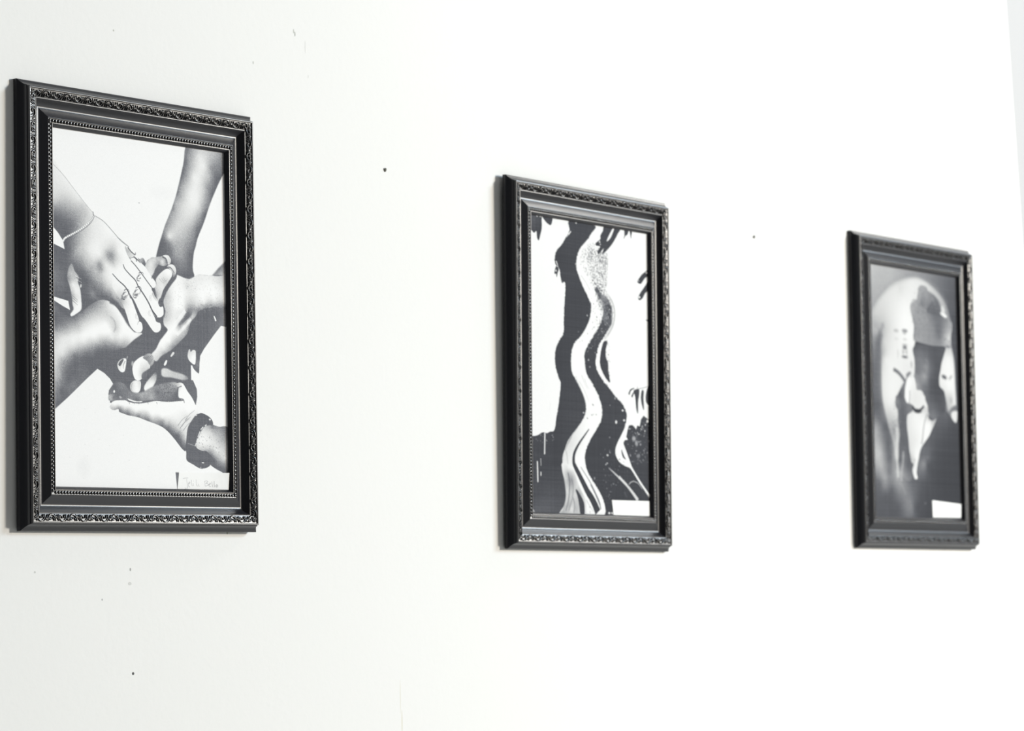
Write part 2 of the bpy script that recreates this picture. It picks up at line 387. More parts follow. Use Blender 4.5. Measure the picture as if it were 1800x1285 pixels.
ART = [
'''
f|1,0,1,0|2087 942 1973 1029 1886 1105 1918 1140 2090 1118|2053 981 140 1973 1043 125 1919 1098 150 2052 1056 160 1998 1078 190
f|0.3,1,1,0|1595 -21 1547 154 1465 400 1399 553 1320 696 1274 800 1234 894 1201 992 1208 996 1262 1114 1401 1168 1586 1168 1664 1130 1650 1076 1650 1012 1664 919 1686 867 1716 782 1797 637 1879 463 1988 276 2065 171 2096 154 2100 -24 1809 -21|1567 124 112 1607 19 135 1743 60 228 1674 252 236 1620 395 232 1540 540 220 1473 683 216 1363 802 238 1465 400 112 1412 524 125 1385 600 160 1333 704 150 1280 800 120 1587 76 150 1532 247 120 1504 378 170 1451 511 190 1940 21 190 1898 155 150 2019 50 150 2057 120 138 1855 326 150 1802 368 200 1736 430 230 1962 242 110 1907 386 110 1798 572 116 1721 505 228 1753 548 190 1668 593 215 1641 669 195 1705 709 125 1651 796 150 1292 853 113 1253 929 113 1355 857 140 1471 820 190 1534 888 168 1443 941 170 1649 925 116 1690 821 112 1870 232 190 1806 146 235 1469 917 172 1506 968 165 1531 1040 138 1623 941 113 1627 1078 110 1441 1028 130 1278 914 114 1380 924 130 1529 1122 115 1402 1095 120
f|0,0,1,0|1452 1132 1587 1154 1664 1130 1723 1108 1880 1104 2078 1082 2104 1089 2095 1553 2071 1550 1992 1541 1909 1620 1776 1756 1725 1822 1716 1887 1710 1965 1688 1968 1637 1927 1615 1908 1612 2021 1611 2006 1641 2050 1679 2112 1684 2176 1666 2250 1509 2247 638 2272 638 2245 621 2202 627 2166 677 2111 641 2068 575 2023 497 1991 376 2078 149 2251 -27 2371 -9 895 4 810 296 1010 780 918 835 931 903 971 1001 1026 1075 1061 1100 1027 1151 1001 1214 996 1303 971 1360 980 1403 1022|1778 1664 113 1978 1468 118 2044 1464 150 2032 1391 125 1388 1912 112 1013 1796 113 11 1154 112
f|0.35,1,1,0|-13 292 127 388 244 490 361 594 462 673 492 702 588 742 708 830 781 886 878 932 958 975 1000 1044 1025 1078 1074 1110 1172 1247 1245 1387 1218 1515 1017 1527 772 1453 699 1423 603 1393 457 1438 325 1500 218 1533 6 1590 -27 1418 -21 983|22 354 235 20 468 230 19 591 220 18 669 160 17 731 118 16 801 112 126 423 238 184 531 228 302 564 236 301 652 198 159 665 172 205 723 148 87 759 116 133 843 112 300 741 172 396 688 208 432 667 228 228 800 125 179 874 113 76 664 160 540 746 238 443 781 230 418 836 222 334 861 200 238 904 145 155 955 113 201 1013 122 659 852 243 538 853 237 417 925 228 297 961 185 332 1029 198 780 922 242 610 891 238 707 937 222 59 1068 113 102 460 233 337 632 205 254 604 215 13 1067 112 10 1242 138 9 1372 115 93 1148 113 92 1279 125 153 1056 112 149 1363 113 201 1017 125 248 1049 165 296 1001 195 355 1058 195 295 1115 140 416 1000 234 475 1075 226 378 1136 180 535 1026 242 627 1001 190 657 1026 148 675 1042 160 717 1074 215 621 957 225 755 973 242 804 1005 244 522 1111 155 552 1145 165 492 1118 190 607 1101 238 655 1132 242 753 1116 242 581 1182 222 485 1181 195 437 1158 175 353 1173 125 270 1170 118 413 1212 140 508 1232 180 605 1225 225 702 1262 242 678 1202 242 556 1290 160 616 1295 200 701 1316 228 775 1293 242 471 1314 122 388 1258 113 351 1349 112 410 1389 116 446 1360 150 482 1384 120 555 1361 120 603 1376 116 652 1355 145 712 1368 195 749 1384 165 675 1406 130 899 1222 246 1020 1348 246 900 1132 246 959 1307 244 848 1315 244 1083 1343 246 1144 1429 246 944 1442 246
l|0.51,170,0.75,0.15,0.4|-1 297 127 386 244 489 361 592 456 672
l|0.62,150,0.8,0.15,0.72|486 699 588 740 708 828 781 884 878 932
l|0.63,130,0.6,0.2,0.52|745 858 793 885 866 924
l|0.84,120,0.8,0.2,0.42|835 940 859 992 901 1042
f|0.1,0,1,0|-19 812 4 828 62 875 120 940 136 1009 -4 968 -21 961|-56 986 248
f|0.1,0,1,0|-15 1409 6 1413 172 1440 191 1515 112 1487 2 1442 -16 1439|-56 986 248
f|0.45,1,1,0|-16 1496 77 1533 206 1569 325 1517 457 1438 554 1406 639 1413 711 1448 795 1523 856 1591 929 1653 1021 1661 1003 1680 928 1722 853 1776 816 1798 754 1814 644 1887 571 1917 485 1992 377 2072 149 2247 2 2353 -27 2371|7 1520 130 6 1590 114 5 1659 125 16 1719 190 15 1806 218 14 1893 228 13 1980 218 11 2066 205 110 1653 145 109 1714 205 108 1801 238 107 1888 228 106 1949 165 117 2018 140 70 2064 180 229 1576 125 228 1628 170 227 1707 228 226 1777 244 226 1838 208 237 1890 130 236 1969 114 188 2015 117 325 1517 118 324 1552 155 347 1613 215 346 1700 247 345 1771 238 368 1822 175 379 1865 125 343 1920 117 433 1475 150 444 1545 205 467 1632 244 465 1720 248 489 1763 210 500 1824 122 451 1897 116 457 1438 140 554 1432 180 638 1427 238 577 1484 205 625 1534 212 599 1606 250 647 1665 250 574 1687 248 597 1748 190 597 1801 130 572 1846 113 698 1476 243 710 1546 232 685 1583 215 714 1635 205 670 1726 230 694 1778 160 770 1560 246 794 1630 250 768 1703 247 755 1766 195 766 1818 114 867 1679 249 891 1731 235 953 1683 248 841 1770 180 990 1668 238 693 1831 113 287 1660 205 18 2010 205 17 2106 180 16 2192 155 14 2279 128 80 2189 117 163 2099 114 162 2169 130 282 2067 118 341 2047 128 401 2009 116 283 1989 122 233 2139 135 105 2058 140 425 2052 114 55 2312 113
l|1.66,190,0.7,0.6,1.66|649 1541 697 1574 714 1626 689 1672
f|0.4,1,1,0|182 1159 217 1126 246 1181 293 1230 283 1274 309 1334 321 1430 319 1500 271 1537 211 1566 194 1550 230 1506 219 1463 214 1402 189 1316 163 1239|205 1157 170 210 1210 205 227 1296 242 256 1355 243 184 1255 160 279 1398 230 220 1384 190 272 1459 247 277 1512 249 218 1542 249 281 1239 190 203 1341 205
l|0.51,120,0.8,0.1,0.2|220 1393 249 1410 278 1428
l|0.51,120,0.8,0.1,0.2|219 1410 249 1428 278 1446
l|0.51,120,0.8,0.1,0.2|219 1432 249 1450 278 1468
l|0.61,235,0.9,0.1,0.2|252 1220 275 1231 323 1245
l|0.61,120,0.9,0.1,0.2|269 1236 293 1247 340 1262
l|0.61,235,0.9,0.1,0.2|257 1250 281 1261 328 1276
b|31.58,130.46,0.96,1.58,20,215,1,0.3
l|5.19,112,0.85,1,1.04|651 1404 736 1438 808 1522 862 1595 941 1657
f|0.5,1,1,0|1446 1128 1587 1156 1664 1130 1723 1108 1880 1104 1972 1103 2067 1076 2105 1070 2099 1368 1940 1378 1809 1398 1717 1429 1677 1477 1612 1536 1571 1630 1480 1708 1390 1776 1313 1816 1250 1847 1186 1895 1131 1844 1188 1787 1233 1721 1303 1654 1330 1612 1286 1574 1281 1511 1307 1455 1280 1384 1316 1301 1374 1224 1439 1156|1465 1163 246 1593 1172 232 1723 1135 232 1853 1126 236 1985 1116 215 2051 1093 185 1527 1268 246 1399 1277 244 1309 1328 190 1334 1381 215 1656 1213 238 1579 1210 222 1785 1250 246 1982 1237 240 2046 1325 222 1915 1324 240 1784 1351 240 1692 1376 220 1914 1375 150 2046 1371 125 1809 1400 125 1525 1368 246 1422 1411 248 1345 1462 210 1296 1510 190 1459 1455 232 1394 1540 236 1318 1563 230 1537 1431 235 1491 1498 242 1419 1566 248 1342 1643 249 1265 1711 249 1213 1786 242 1175 1833 235 1614 1436 135 1561 1485 108 1509 1529 112 1473 1558 135 1432 1538 244 1534 1568 240 1581 1451 112 1639 1471 215 1586 1520 238 1521 1578 243 1443 1637 248 1353 1715 247 1289 1782 235 1237 1838 210 1653 1415 160 1704 1430 140 1559 1631 170 1520 1660 185 1455 1709 165 1390 1763 150 1481 1653 200 1288 1822 170 1598 1583 130
l|0.65,190,0.6,0.4,0.65|1562 1425 1458 1518 1342 1625
s|215,0.16,0.45,1.5|1452 1155 1658 1149 2051 1112 2046 1362 1679 1395 1396 1431 1334 1327
s|195,0.24,0.45,2|1541 1167 1671 1148 1682 1239 1565 1265
s|140,0.3,0.4,1|1640 1388 1783 1361 2046 1362 2045 1390 1717 1447
f|0.5,1,1,0|1633 1434 1587 1460 1522 1510 1473 1561 1502 1556 1561 1517 1626 1467|1561 1485 110 1490 1548 135 1620 1444 140
l|3.68,250,0.8,0.6,4.33|1549 1435 1484 1503 1413 1575 1329 1653 1252 1729
l|2.39,248,0.7,0.6,3.26|1619 1504 1534 1582 1443 1651
f|0.25,1,1,0|1408 1140 1450 1114 1442 1160 1374 1229 1312 1305 1280 1384 1292 1456 1256 1504 1245 1387 1243 1351 1282 1267 1337 1209 1388 1146|-56 986 113
f|0.3,1,1,0|1161 1144 1200 1092 1288 1062 1378 1033 1351 1076 1268 1121 1205 1173 1173 1202|-56 986 114
f|0.25,1,1,0|1068 1075 1113 1022 1163 1001 1214 1003 1228 1053 1193 1092 1164 1144 1136 1161 1086 1114|1131 1061 238 1188 1029 215 1206 1064 170 1149 1123 225 1100 1045 205 1081 1092 215 1130 1151 235
f|0.2,1,1,0|1201 999 1252 985 1292 981 1330 1009 1342 1045 1291 1063 1228 1053|1226 1017 205 1276 1027 240 1258 995 180 1329 1028 140 1295 1056 200 1238 1048 150
f|0.15,1,1,0|1277 982 1315 966 1360 973 1382 1005 1370 1039 1342 1045 1330 1009|1340 990 235 1365 1025 215 1309 979 240
l|1.71,108,0.85,0.2,0.86|1277 984 1321 1001 1339 1040
l|0.86,110,0.8,0.15,0.54|1363 972 1388 1005 1372 1042
f|0.2,1,1,0|1198 1182 1262 1121 1326 1087 1379 1095 1391 1141 1336 1210 1285 1271 1248 1350 1220 1375 1183 1337 1165 1275 1200 1232|1338 1127 248 1249 1170 236 1222 1271 225 1196 1318 170 1273 1240 236 1305 1202 205 1220 1352 225 1376 1133 246
f|0.15,1,1,0|1329 1068 1377 1043 1422 1052 1444 1092 1434 1131 1407 1151 1394 1115 1364 1084|1377 1056 240 1427 1102 225 1408 1140 150
l|1.5,115,0.8,0.2,0.64|1326 1073 1377 1074 1421 1116
l|0.53,165,0.7,0.2,0.21|1236 1175 1258 1196 1292 1213
l|0.53,165,0.7,0.2,0.21|1264 1167 1286 1194 1320 1192
l|0.54,165,0.7,0.2,0.21|1287 1160 1309 1192 1343 1174
f|0.25,1,1,0|1146 1267 1178 1263 1196 1309 1214 1375 1189 1345 1156 1311|1159 1284 112 1195 1354 150
f|0.15,1,1,0|832 927 866 951 902 975 943 987 959 973 955 993 939 1011 883 1026 855 992|866 965 190 902 1002 225 854 939 205
l|1.26,105,0.95,0.1,0.53|864 936 903 969 949 992 958 973
f|0.2,1,1,0|1001 1035 1044 1013 1075 1056 1056 1089 1019 1069|1026 1033 180 1069 1066 110 1044 1067 120
f|0.12,1,1,0|902 1033 964 1020 1025 1060 1074 1092 1105 1128 1154 1176 1191 1210 1196 1237 1172 1262 1144 1258 1110 1226 1070 1184 1021 1141 963 1087|-56 986 247
f|0.12,1,1,0|889 1070 962 1096 1014 1143 1066 1196 1112 1244 1161 1302 1185 1338 1223 1376 1272 1412 1292 1440 1282 1486 1243 1512 1203 1507 1156 1465 1125 1423 1095 1371 1046 1319 982 1253 924 1193 851 1118|-56 986 247
f|0.15,1,1,0|826 1129 887 1178 942 1214 987 1265 1027 1307 1072 1364 1121 1424 1147 1474 1182 1519 1194 1548 1232 1556 1252 1583 1241 1624 1203 1645 1165 1641 1128 1610 1079 1559 1024 1509 984 1458 935 1389 885 1330 824 1263 764 1213|-56 986 247
f|0.2,1,1,0|703 1209 775 1248 836 1280 878 1339 920 1408 947 1453 978 1521 992 1560 1019 1572 1032 1612 1015 1649 973 1658 929 1645 880 1600 845 1522 807 1442 773 1400 725 1341 677 1282|799 1291 244 894 1481 249 942 1603 249 815 1451 235 791 1403 180 725 1305 240 773 1373 205 847 1359 243
f|0.2,1,1,0|1161 1298 1183 1335 1223 1375 1182 1364 1148 1321|1158 1311 200 1195 1354 225
l|0.73,100,1,0.1,1.46|681 1175 751 1228 824 1272 872 1326 896 1369
f|0.2,1,1,0|863 1314 897 1347 939 1393 981 1458 1018 1511 1077 1561 1122 1611 1153 1654 1052 1669 1023 1581 992 1547 956 1477 914 1395 882 1348|-56 986 112
l|0.73,95,1,0.08,1.47|808 1085 829 1124 893 1173 951 1213 987 1265 1052 1332 1109 1400 1147 1458 1203 1511
l|0.84,100,1,0.1,0.84|901 1047 962 1093 1038 1162 1091 1212 1153 1271 1189 1336
f|0.15,1,1,0|1143 1465 1186 1508 1243 1515 1283 1502 1267 1566 1236 1554 1194 1548 1180 1522|-56 986 112
f|0.2,1,1,0|1244 1423 1220 1388 1239 1351 1271 1349 1301 1455 1287 1511 1280 1421|-56 986 114
l|0.53,120,0.8,0.1,0.21|992 1560 977 1573 969 1593
l|0.96,112,0.9,0.1,0.32|1232 1556 1198 1550 1192 1534
l|1.26,105,0.95,0.12,0.84|883 1026 933 1013 963 1029 966 1051
l|1.27,105,0.9,0.12,0.63|949 1019 988 1040 1013 1059
l|0.63,250,1,0.1,0.63|889 1024 933 1006
l|0.84,95,0.9,0.1,0.31|843 1349 835 1357 826 1362 817 1363 811 1360
l|0.84,95,0.9,0.1,0.31|822 1384 804 1386 791 1379 785 1365 788 1347
l|0.84,95,0.9,0.1,0.31|799 1371 795 1360 797 1346 806 1331 819 1319
l|0.84,95,0.9,0.1,0.31|807 1345 813 1335 822 1326 833 1321 843 1320
l|0.84,95,0.9,0.1,0.31|816 1309 837 1298 856 1296 871 1303 877 1318
l|0.84,95,0.9,0.1,0.31|851 1306 862 1312 866 1324 864 1339 854 1355
l|0.84,95,0.9,0.1,0.32|984 1323 975 1331 965 1336 956 1337 949 1334
l|0.84,95,0.9,0.1,0.32|961 1360 941 1363 926 1356 920 1340 924 1320
l|0.84,95,0.9,0.1,0.32|936 1346 931 1335 934 1319 944 1303 958 1289
l|0.84,95,0.9,0.1,0.32|944 1318 951 1307 961 1297 973 1291 984 1290
l|0.84,95,0.9,0.1,0.32|954 1279 977 1267 999 1264 1015 1272 1021 1289
l|0.84,95,0.9,0.1,0.32|993 1275 1005 1281 1010 1294 1007 1311 996 1329
l|0.85,95,0.9,0.1,0.32|1016 1184 1010 1190 1002 1194 994 1195 989 1193
l|0.85,95,0.9,0.1,0.32|999 1214 983 1215 971 1210 966 1198 969 1182
l|0.84,95,0.9,0.1,0.32|979 1203 975 1193 977 1181 985 1169 996 1158
l|0.84,95,0.9,0.1,0.32|985 1180 991 1171 999 1164 1008 1159 1016 1158
l|0.85,95,0.9,0.1,0.32|993 1149 1011 1140 1028 1138 1041 1144 1046 1157
b|95.85,133.84,1.99,1.26,0,115,0.8,0.8
b|81,137.52,4.19,0.89,-20,118,0.6,0.8
b|65.3,102.15,2.93,3.03,-20,150,0.5,2
b|53.99,113.22,2.18,3.55,-25,150,0.5,2
l|0.32,165,0.8,0.1,0.21|1127 1327 1116 1355 1128 1379
l|0.32,165,0.8,0.1,0.21|1142 1326 1131 1354 1143 1378
l|0.32,165,0.8,0.1,0.21|1112 1458 1102 1486 1114 1511
l|0.32,165,0.8,0.1,0.21|1127 1458 1117 1485 1129 1510
l|0.32,165,0.8,0.1,0.21|956 1495 946 1523 958 1547
l|0.32,165,0.8,0.1,0.21|971 1494 961 1522 973 1546
b|123.22,139.84,0.88,0.45,30,150,1,0
b|114.8,117.86,0.88,0.45,30,150,1,0
l|0.93,118,0.7,0.2,0.93|468 679 474 708 431 766 340 830 244 879 149 925 125 955
l|1.55,246,1,0.1,1.55|462 669 468 698 425 756 334 820 239 869 144 915 120 945
l|0.52,110,0.85,0.05,0.52|459 664 467 674
l|0.52,110,0.85,0.05,0.52|460 670 468 680
l|0.52,110,0.85,0.05,0.52|461 676 469 686
l|0.52,110,0.85,0.05,0.52|462 682 471 692
l|0.52,110,0.85,0.05,0.52|463 688 472 698
l|0.52,110,0.85,0.05,0.52|463 695 471 705
l|0.52,110,0.85,0.05,0.52|454 707 462 717
l|0.52,110,0.85,0.05,0.52|445 719 453 729
l|0.52,110,0.85,0.05,0.52|436 732 444 742
l|0.52,110,0.85,0.05,0.52|427 744 435 754
l|0.52,110,0.85,0.05,0.52|414 757 422 766
l|0.51,110,0.85,0.05,0.51|395 770 403 780
l|0.51,110,0.85,0.05,0.51|376 783 384 793
l|0.51,110,0.85,0.05,0.51|357 796 366 806
l|0.51,110,0.85,0.05,0.51|338 809 347 819
l|0.51,110,0.85,0.05,0.51|319 821 327 831
l|0.51,110,0.85,0.05,0.51|299 831 307 841
l|0.51,110,0.85,0.05,0.51|279 842 287 851
l|0.51,110,0.85,0.05,0.51|259 852 267 862
l|0.51,110,0.85,0.05,0.51|239 862 247 872
l|0.51,110,0.85,0.05,0.51|219 872 227 882
l|0.51,110,0.85,0.05,0.51|199 881 208 891
l|0.51,110,0.85,0.05,0.51|180 891 188 901
l|0.51,110,0.85,0.05,0.51|160 900 168 910
f|0.15,1,1,0|905 1962 925 1917 987 1874 1049 1855 1089 1882 1117 1916 1107 1971 1072 2004 1037 2019 1015 2051 978 2070 935 2059 911 2016|973 1959 250 1049 1884 249 1092 1945 225 1041 2010 190 984 2057 250
f|0.3,1,1,0|1016 2011 1072 1977 1116 1957 1135 1974 1071 2028 1021 2057|1047 2000 125 1116 1970 112 1034 2046 120
f|0.3,1,1,0|1030 1871 1087 1833 1149 1843 1164 1896 1123 1938 1086 1900|1087 1864 160 1136 1897 180 1149 1856 220
l|0.53,108,0.75,0.1,0.32|1039 1871 1074 1887 1108 1926
l|0.53,108,0.75,0.1,0.32|1057 1866 1089 1882 1116 1917
l|0.53,108,0.75,0.1,0.32|1074 1860 1104 1877 1123 1909
l|0.53,108,0.75,0.1,0.32|1092 1855 1119 1871 1131 1900
l|0.53,108,0.75,0.1,0.32|1109 1849 1134 1866 1139 1892
l|0.53,108,0.75,0.1,0.32|1127 1844 1149 1861 1146 1883
b|90.59,192.68,1.24,2.23,10,200,0.9,0.8
f|0.1,1,1,0|728 1944 753 1908 808 1887 834 1899 823 1966 809 1999 776 2007 742 1986|788 1977 250 753 1926 215 820 1913 250
f|0.15,1,1,0|740 1944 759 1915 790 1895 802 1901 774 1942 758 1956|-56 986 113
l|0.73,118,0.8,0.1,0.31|820 1909 801 1941 796 1977
l|1.05,195,0.8,0.3,0.42|849 1866 839 1895
f|0.15,1,1,0|882 2102 922 2072 974 2071 1000 2077 1003 2110 989 2155 945 2187 902 2172 875 2138|946 2135 250 888 2120 210 946 2095 249 993 2097 225 945 2171 250
l|0.63,130,0.6,0.2,0.31|903 2092 888 2133 902 2165
f|0.25,1,1,0|1039 2126 1064 2085 1115 2038 1184 1990 1187 2053 1145 2117 1113 2159 1082 2167 1051 2155|1082 2129 249 1133 2082 247 1171 2026 190 1182 1999 140 1115 2051 215
f|0.2,1,1,0|1361 1839 1390 1805 1411 1811 1389 1836 1370 1846|-56 986 230
f|0.15,1,1,0|1280 1919 1300 1885 1320 1877 1317 1902 1296 1926|-56 986 245
f|0.15,1,1,0|1571 1821 1584 1779 1601 1769 1610 1792 1633 1775 1662 1775 1673 1793 1670 1871 1651 1901 1595 1873 1575 1844|1632 1836 249 1594 1793 215
f|0.1,1,1,0|1678 1788 1723 1822 1716 1887 1710 1967 1688 1968 1637 1927 1670 1889|1695 1897 140 1694 1952 115 1690 1833 113
f|0.1,0,1,0|1610 1908 1628 1909 1638 1932 1668 1971 1707 1978 1706 2033 1612 2038|-56 986 248
f|0.15,1,1,0|1902 1463 1912 1461 1927 1482 1935 1498 1922 1505 1912 1486|-56 986 246
f|0.9,1,1,0|1254 1960 1311 1948 1387 1971 1514 1992 1577 2026 1513 2042 1386 2027 1297 2025 1253 2014|1285 1985 220 1386 2003 205 1513 2015 205 1564 2031 150
f|0.8,1,1,0|689 2102 787 2097 884 2164 1007 2168 1195 2097 1423 2065 1447 2131 1446 2213 1130 2230 956 2250 760 2245 638 2254 627 2210|762 2134 140 688 2137 112 834 2166 130 1007 2199 178 1131 2200 185 1068 2224 150 1258 2117 160 1320 2137 150 1357 2189 135 1296 2084 140 1416 2087 190 1434 2159 113 883 2218 150 736 2206 118 651 2218 150 956 2241 113 1194 2160 125 1206 2213 140
s|112,0.3,0.6,1.5|1195 2097 1410 2079 1433 2204 1231 2212
f|0.3,1,1,0|624 2210 654 2199 687 2208 677 2248 644 2252|653 2227 190 681 2226 120
b|68.79,217.42,0.97,1.24,20,246,1,0.15
b|76.03,222.08,1.71,1.06,20,190,0.8,0.6
f|0.12,1,1,0|843 2228 883 2235 944 2246 1018 2245 981 2255 882 2250|-56 986 246
f|0.18,1,1,0|644 2298 662 2264 711 2248 809 2243 858 2256 968 2268 1080 2247 1180 2232 1319 2236 1446 2224 1522 2214 1456 2202 1450 2113 1416 2083 1461 2066 1512 2074 1565 2137 1619 2190 1665 2259 1697 2321 1661 2345 1596 2407 1556 2462 1535 2572 1534 2653 1489 2638 1402 2559 1314 2490 1227 2448 1078 2411 954 2381 856 2371 783 2355 744 2344 734 2321 685 2333 653 2322|698 2287 249 758 2338 130 746 2322 125 856 2361 122 832 2335 160 814 2314 225 967 2377 122 881 2344 190 1004 2373 180 943 2335 240 1078 2406 118 1128 2391 205 1128 2360 242 1240 2446 115 1253 2409 160 1253 2373 240 1379 2414 222 1365 2505 118 1328 2452 140 1303 2417 205 1440 2520 115 1441 2466 205 1506 2410 232 1505 2482 225 1529 2536 225 1477 2592 114 1517 2527 205 1489 2627 113 1525 2635 114 1416 2485 170 759 2285 249 1005 2311 249 1381 2315 249 1572 2308 249 1545 2372 222 1623 2333 235 1499 2084 249 1561 2190 249 1473 2148 249 1423 2087 190 1637 2287 249 1516 2581 150
l|1.5,113,0.9,0.2,0.64|1450 2109 1444 2150 1454 2199 1510 2210 1525 2239
l|0.86,115,0.8,0.1,0.86|1448 2109 1493 2095
l|0.52,195,0.9,0.15,0.41|647 2293 637 2311 667 2332
l|0.41,180,0.7,0.1,0.41|665 2262 711 2248 809 2243
l|0.84,110,0.8,0.2,0.94|846 2246 956 2261 1068 2250 1180 2232 1319 2234 1510 2218
l|0.52,120,0.9,0.1,0.31|860 2256 867 2276
l|0.52,120,0.9,0.1,0.31|919 2254 926 2274
l|0.53,120,0.9,0.1,0.32|969 2252 976 2272
l|0.53,120,0.9,0.1,0.32|1080 2247 1087 2267
l|0.53,120,0.9,0.1,0.32|1186 2243 1194 2263
l|0.54,125,0.8,0.15,0.21|1442 2439 1494 2388 1558 2349
l|0.54,125,0.8,0.15,0.21|1464 2465 1516 2414 1581 2375
l|0.54,125,0.8,0.15,0.21|1486 2447 1538 2395 1603 2357
l|0.54,125,0.8,0.15,0.22|1505 2482 1557 2431 1622 2392
l|0.54,125,0.8,0.15,0.22|1532 2391 1584 2339 1649 2300
f|0.2,1,1,0|1816 2399 1874 2417 1946 2432 2083 2462 2076 2837 1971 2827 1835 2769 1797 2710 1681 2649 1643 2614 1684 2531 1737 2466|1893 2438 150 2024 2470 140 1840 2472 215 1958 2486 175 1891 2543 220 1762 2511 238 1721 2585 244 1812 2619 225 1943 2597 215 2022 2539 160 2046 2658 195 1915 2643 238 2019 2705 230 1889 2671 195 1849 2682 125 1966 2724 190 1888 2726 113 1992 2770 140 2017 2810 113 2044 2787 150 1811 2664 150 2048 2575 185 1867 2434 125
s|175,0.18,0.4,1.5|1762 2483 2024 2484 2044 2778 1889 2681 1695 2622
f|0.12,1,1,0|1661 2341 1700 2327 1739 2320 1817 2344 1866 2379 1874 2420 1822 2425 1769 2439 1723 2484 1683 2549 1663 2609 1682 2633 1733 2648 1785 2649 1821 2671 1868 2713 1837 2769 1795 2794 1730 2805 1679 2795 1628 2773 1545 2736 1540 2671 1530 2626 1539 2572 1559 2462 1596 2407|-56 986 112
l|0.87,246,1,0.1,0.76|1796 2420 1774 2430
l|0.87,246,1,0.1,0.76|1753 2440 1721 2466
l|0.87,246,1,0.1,0.76|1713 2480 1684 2531
l|0.87,246,1,0.1,0.76|1681 2542 1667 2577
l|0.87,246,1,0.1,0.76|1665 2582 1650 2612
l|0.43,190,0.8,0.1,0.43|1560 2589 1644 2607
b|183.71,237.3,1.17,0.82,0,240,1,0.2
b|174.41,275.34,1.56,0.46,0,240,1,0.15
b|166.78,234.24,1.16,0.46,-20,225,1,0.15
b|171.49,279.4,0.78,0.36,0,190,1,0
f|0.1,0,1,0|1406 2843 1447 2842 1423 2985|1426 2854 120 1424 2963 150
b|100.48,54.17,0.63,0.45,0,160,1,0
b|34.7,263.15,0.48,0.26,0,215,0.8,0
b|34.86,233.49,0.48,0.26,0,215,0.8,0
b|85.62,275.2,0.49,0.27,0,215,0.8,0
b|108.69,280.15,0.5,0.27,0,215,0.8,0
b|46.34,236.28,0.48,0.26,0,215,0.8,0
b|32.83,291.24,0.47,0.26,0,215,0.8,0
b|64.57,250.72,0.48,0.26,0,215,0.8,0
b|79.02,254.05,0.49,0.27,0,215,0.8,0
b|62.96,263.41,0.48,0.26,0,215,0.8,0
b|65.82,269.96,0.48,0.26,0,215,0.8,0
b|37.32,272.55,0.48,0.26,0,215,0.8,0
b|17.51,274.21,0.47,0.26,0,215,0.8,0
b|133.36,223.45,0.51,0.27,0,215,0.8,0
b|50.99,258.39,0.48,0.26,0,215,0.8,0
b|33.04,281.58,7.14,7.84,0,238,0.6,6
b|128.66,42.65,15.36,5.47,0,241,0.6,6
l|2.67,205,0.35,2,1.03|332 1007 438 1078 558 1157
l|3.53,170,0.35,2.2,1.04|609 985 656 1035 716 1110
l|3.03,250,0.35,2.5,2.02|74 1764 239 1733 430 1696 599 1642
l|3.09,165,0.35,2,1.03|446 1360 506 1400 602 1402
l|2.84,120,0.45,1.2,1.53|1607 10 1546 200 1485 380
''',
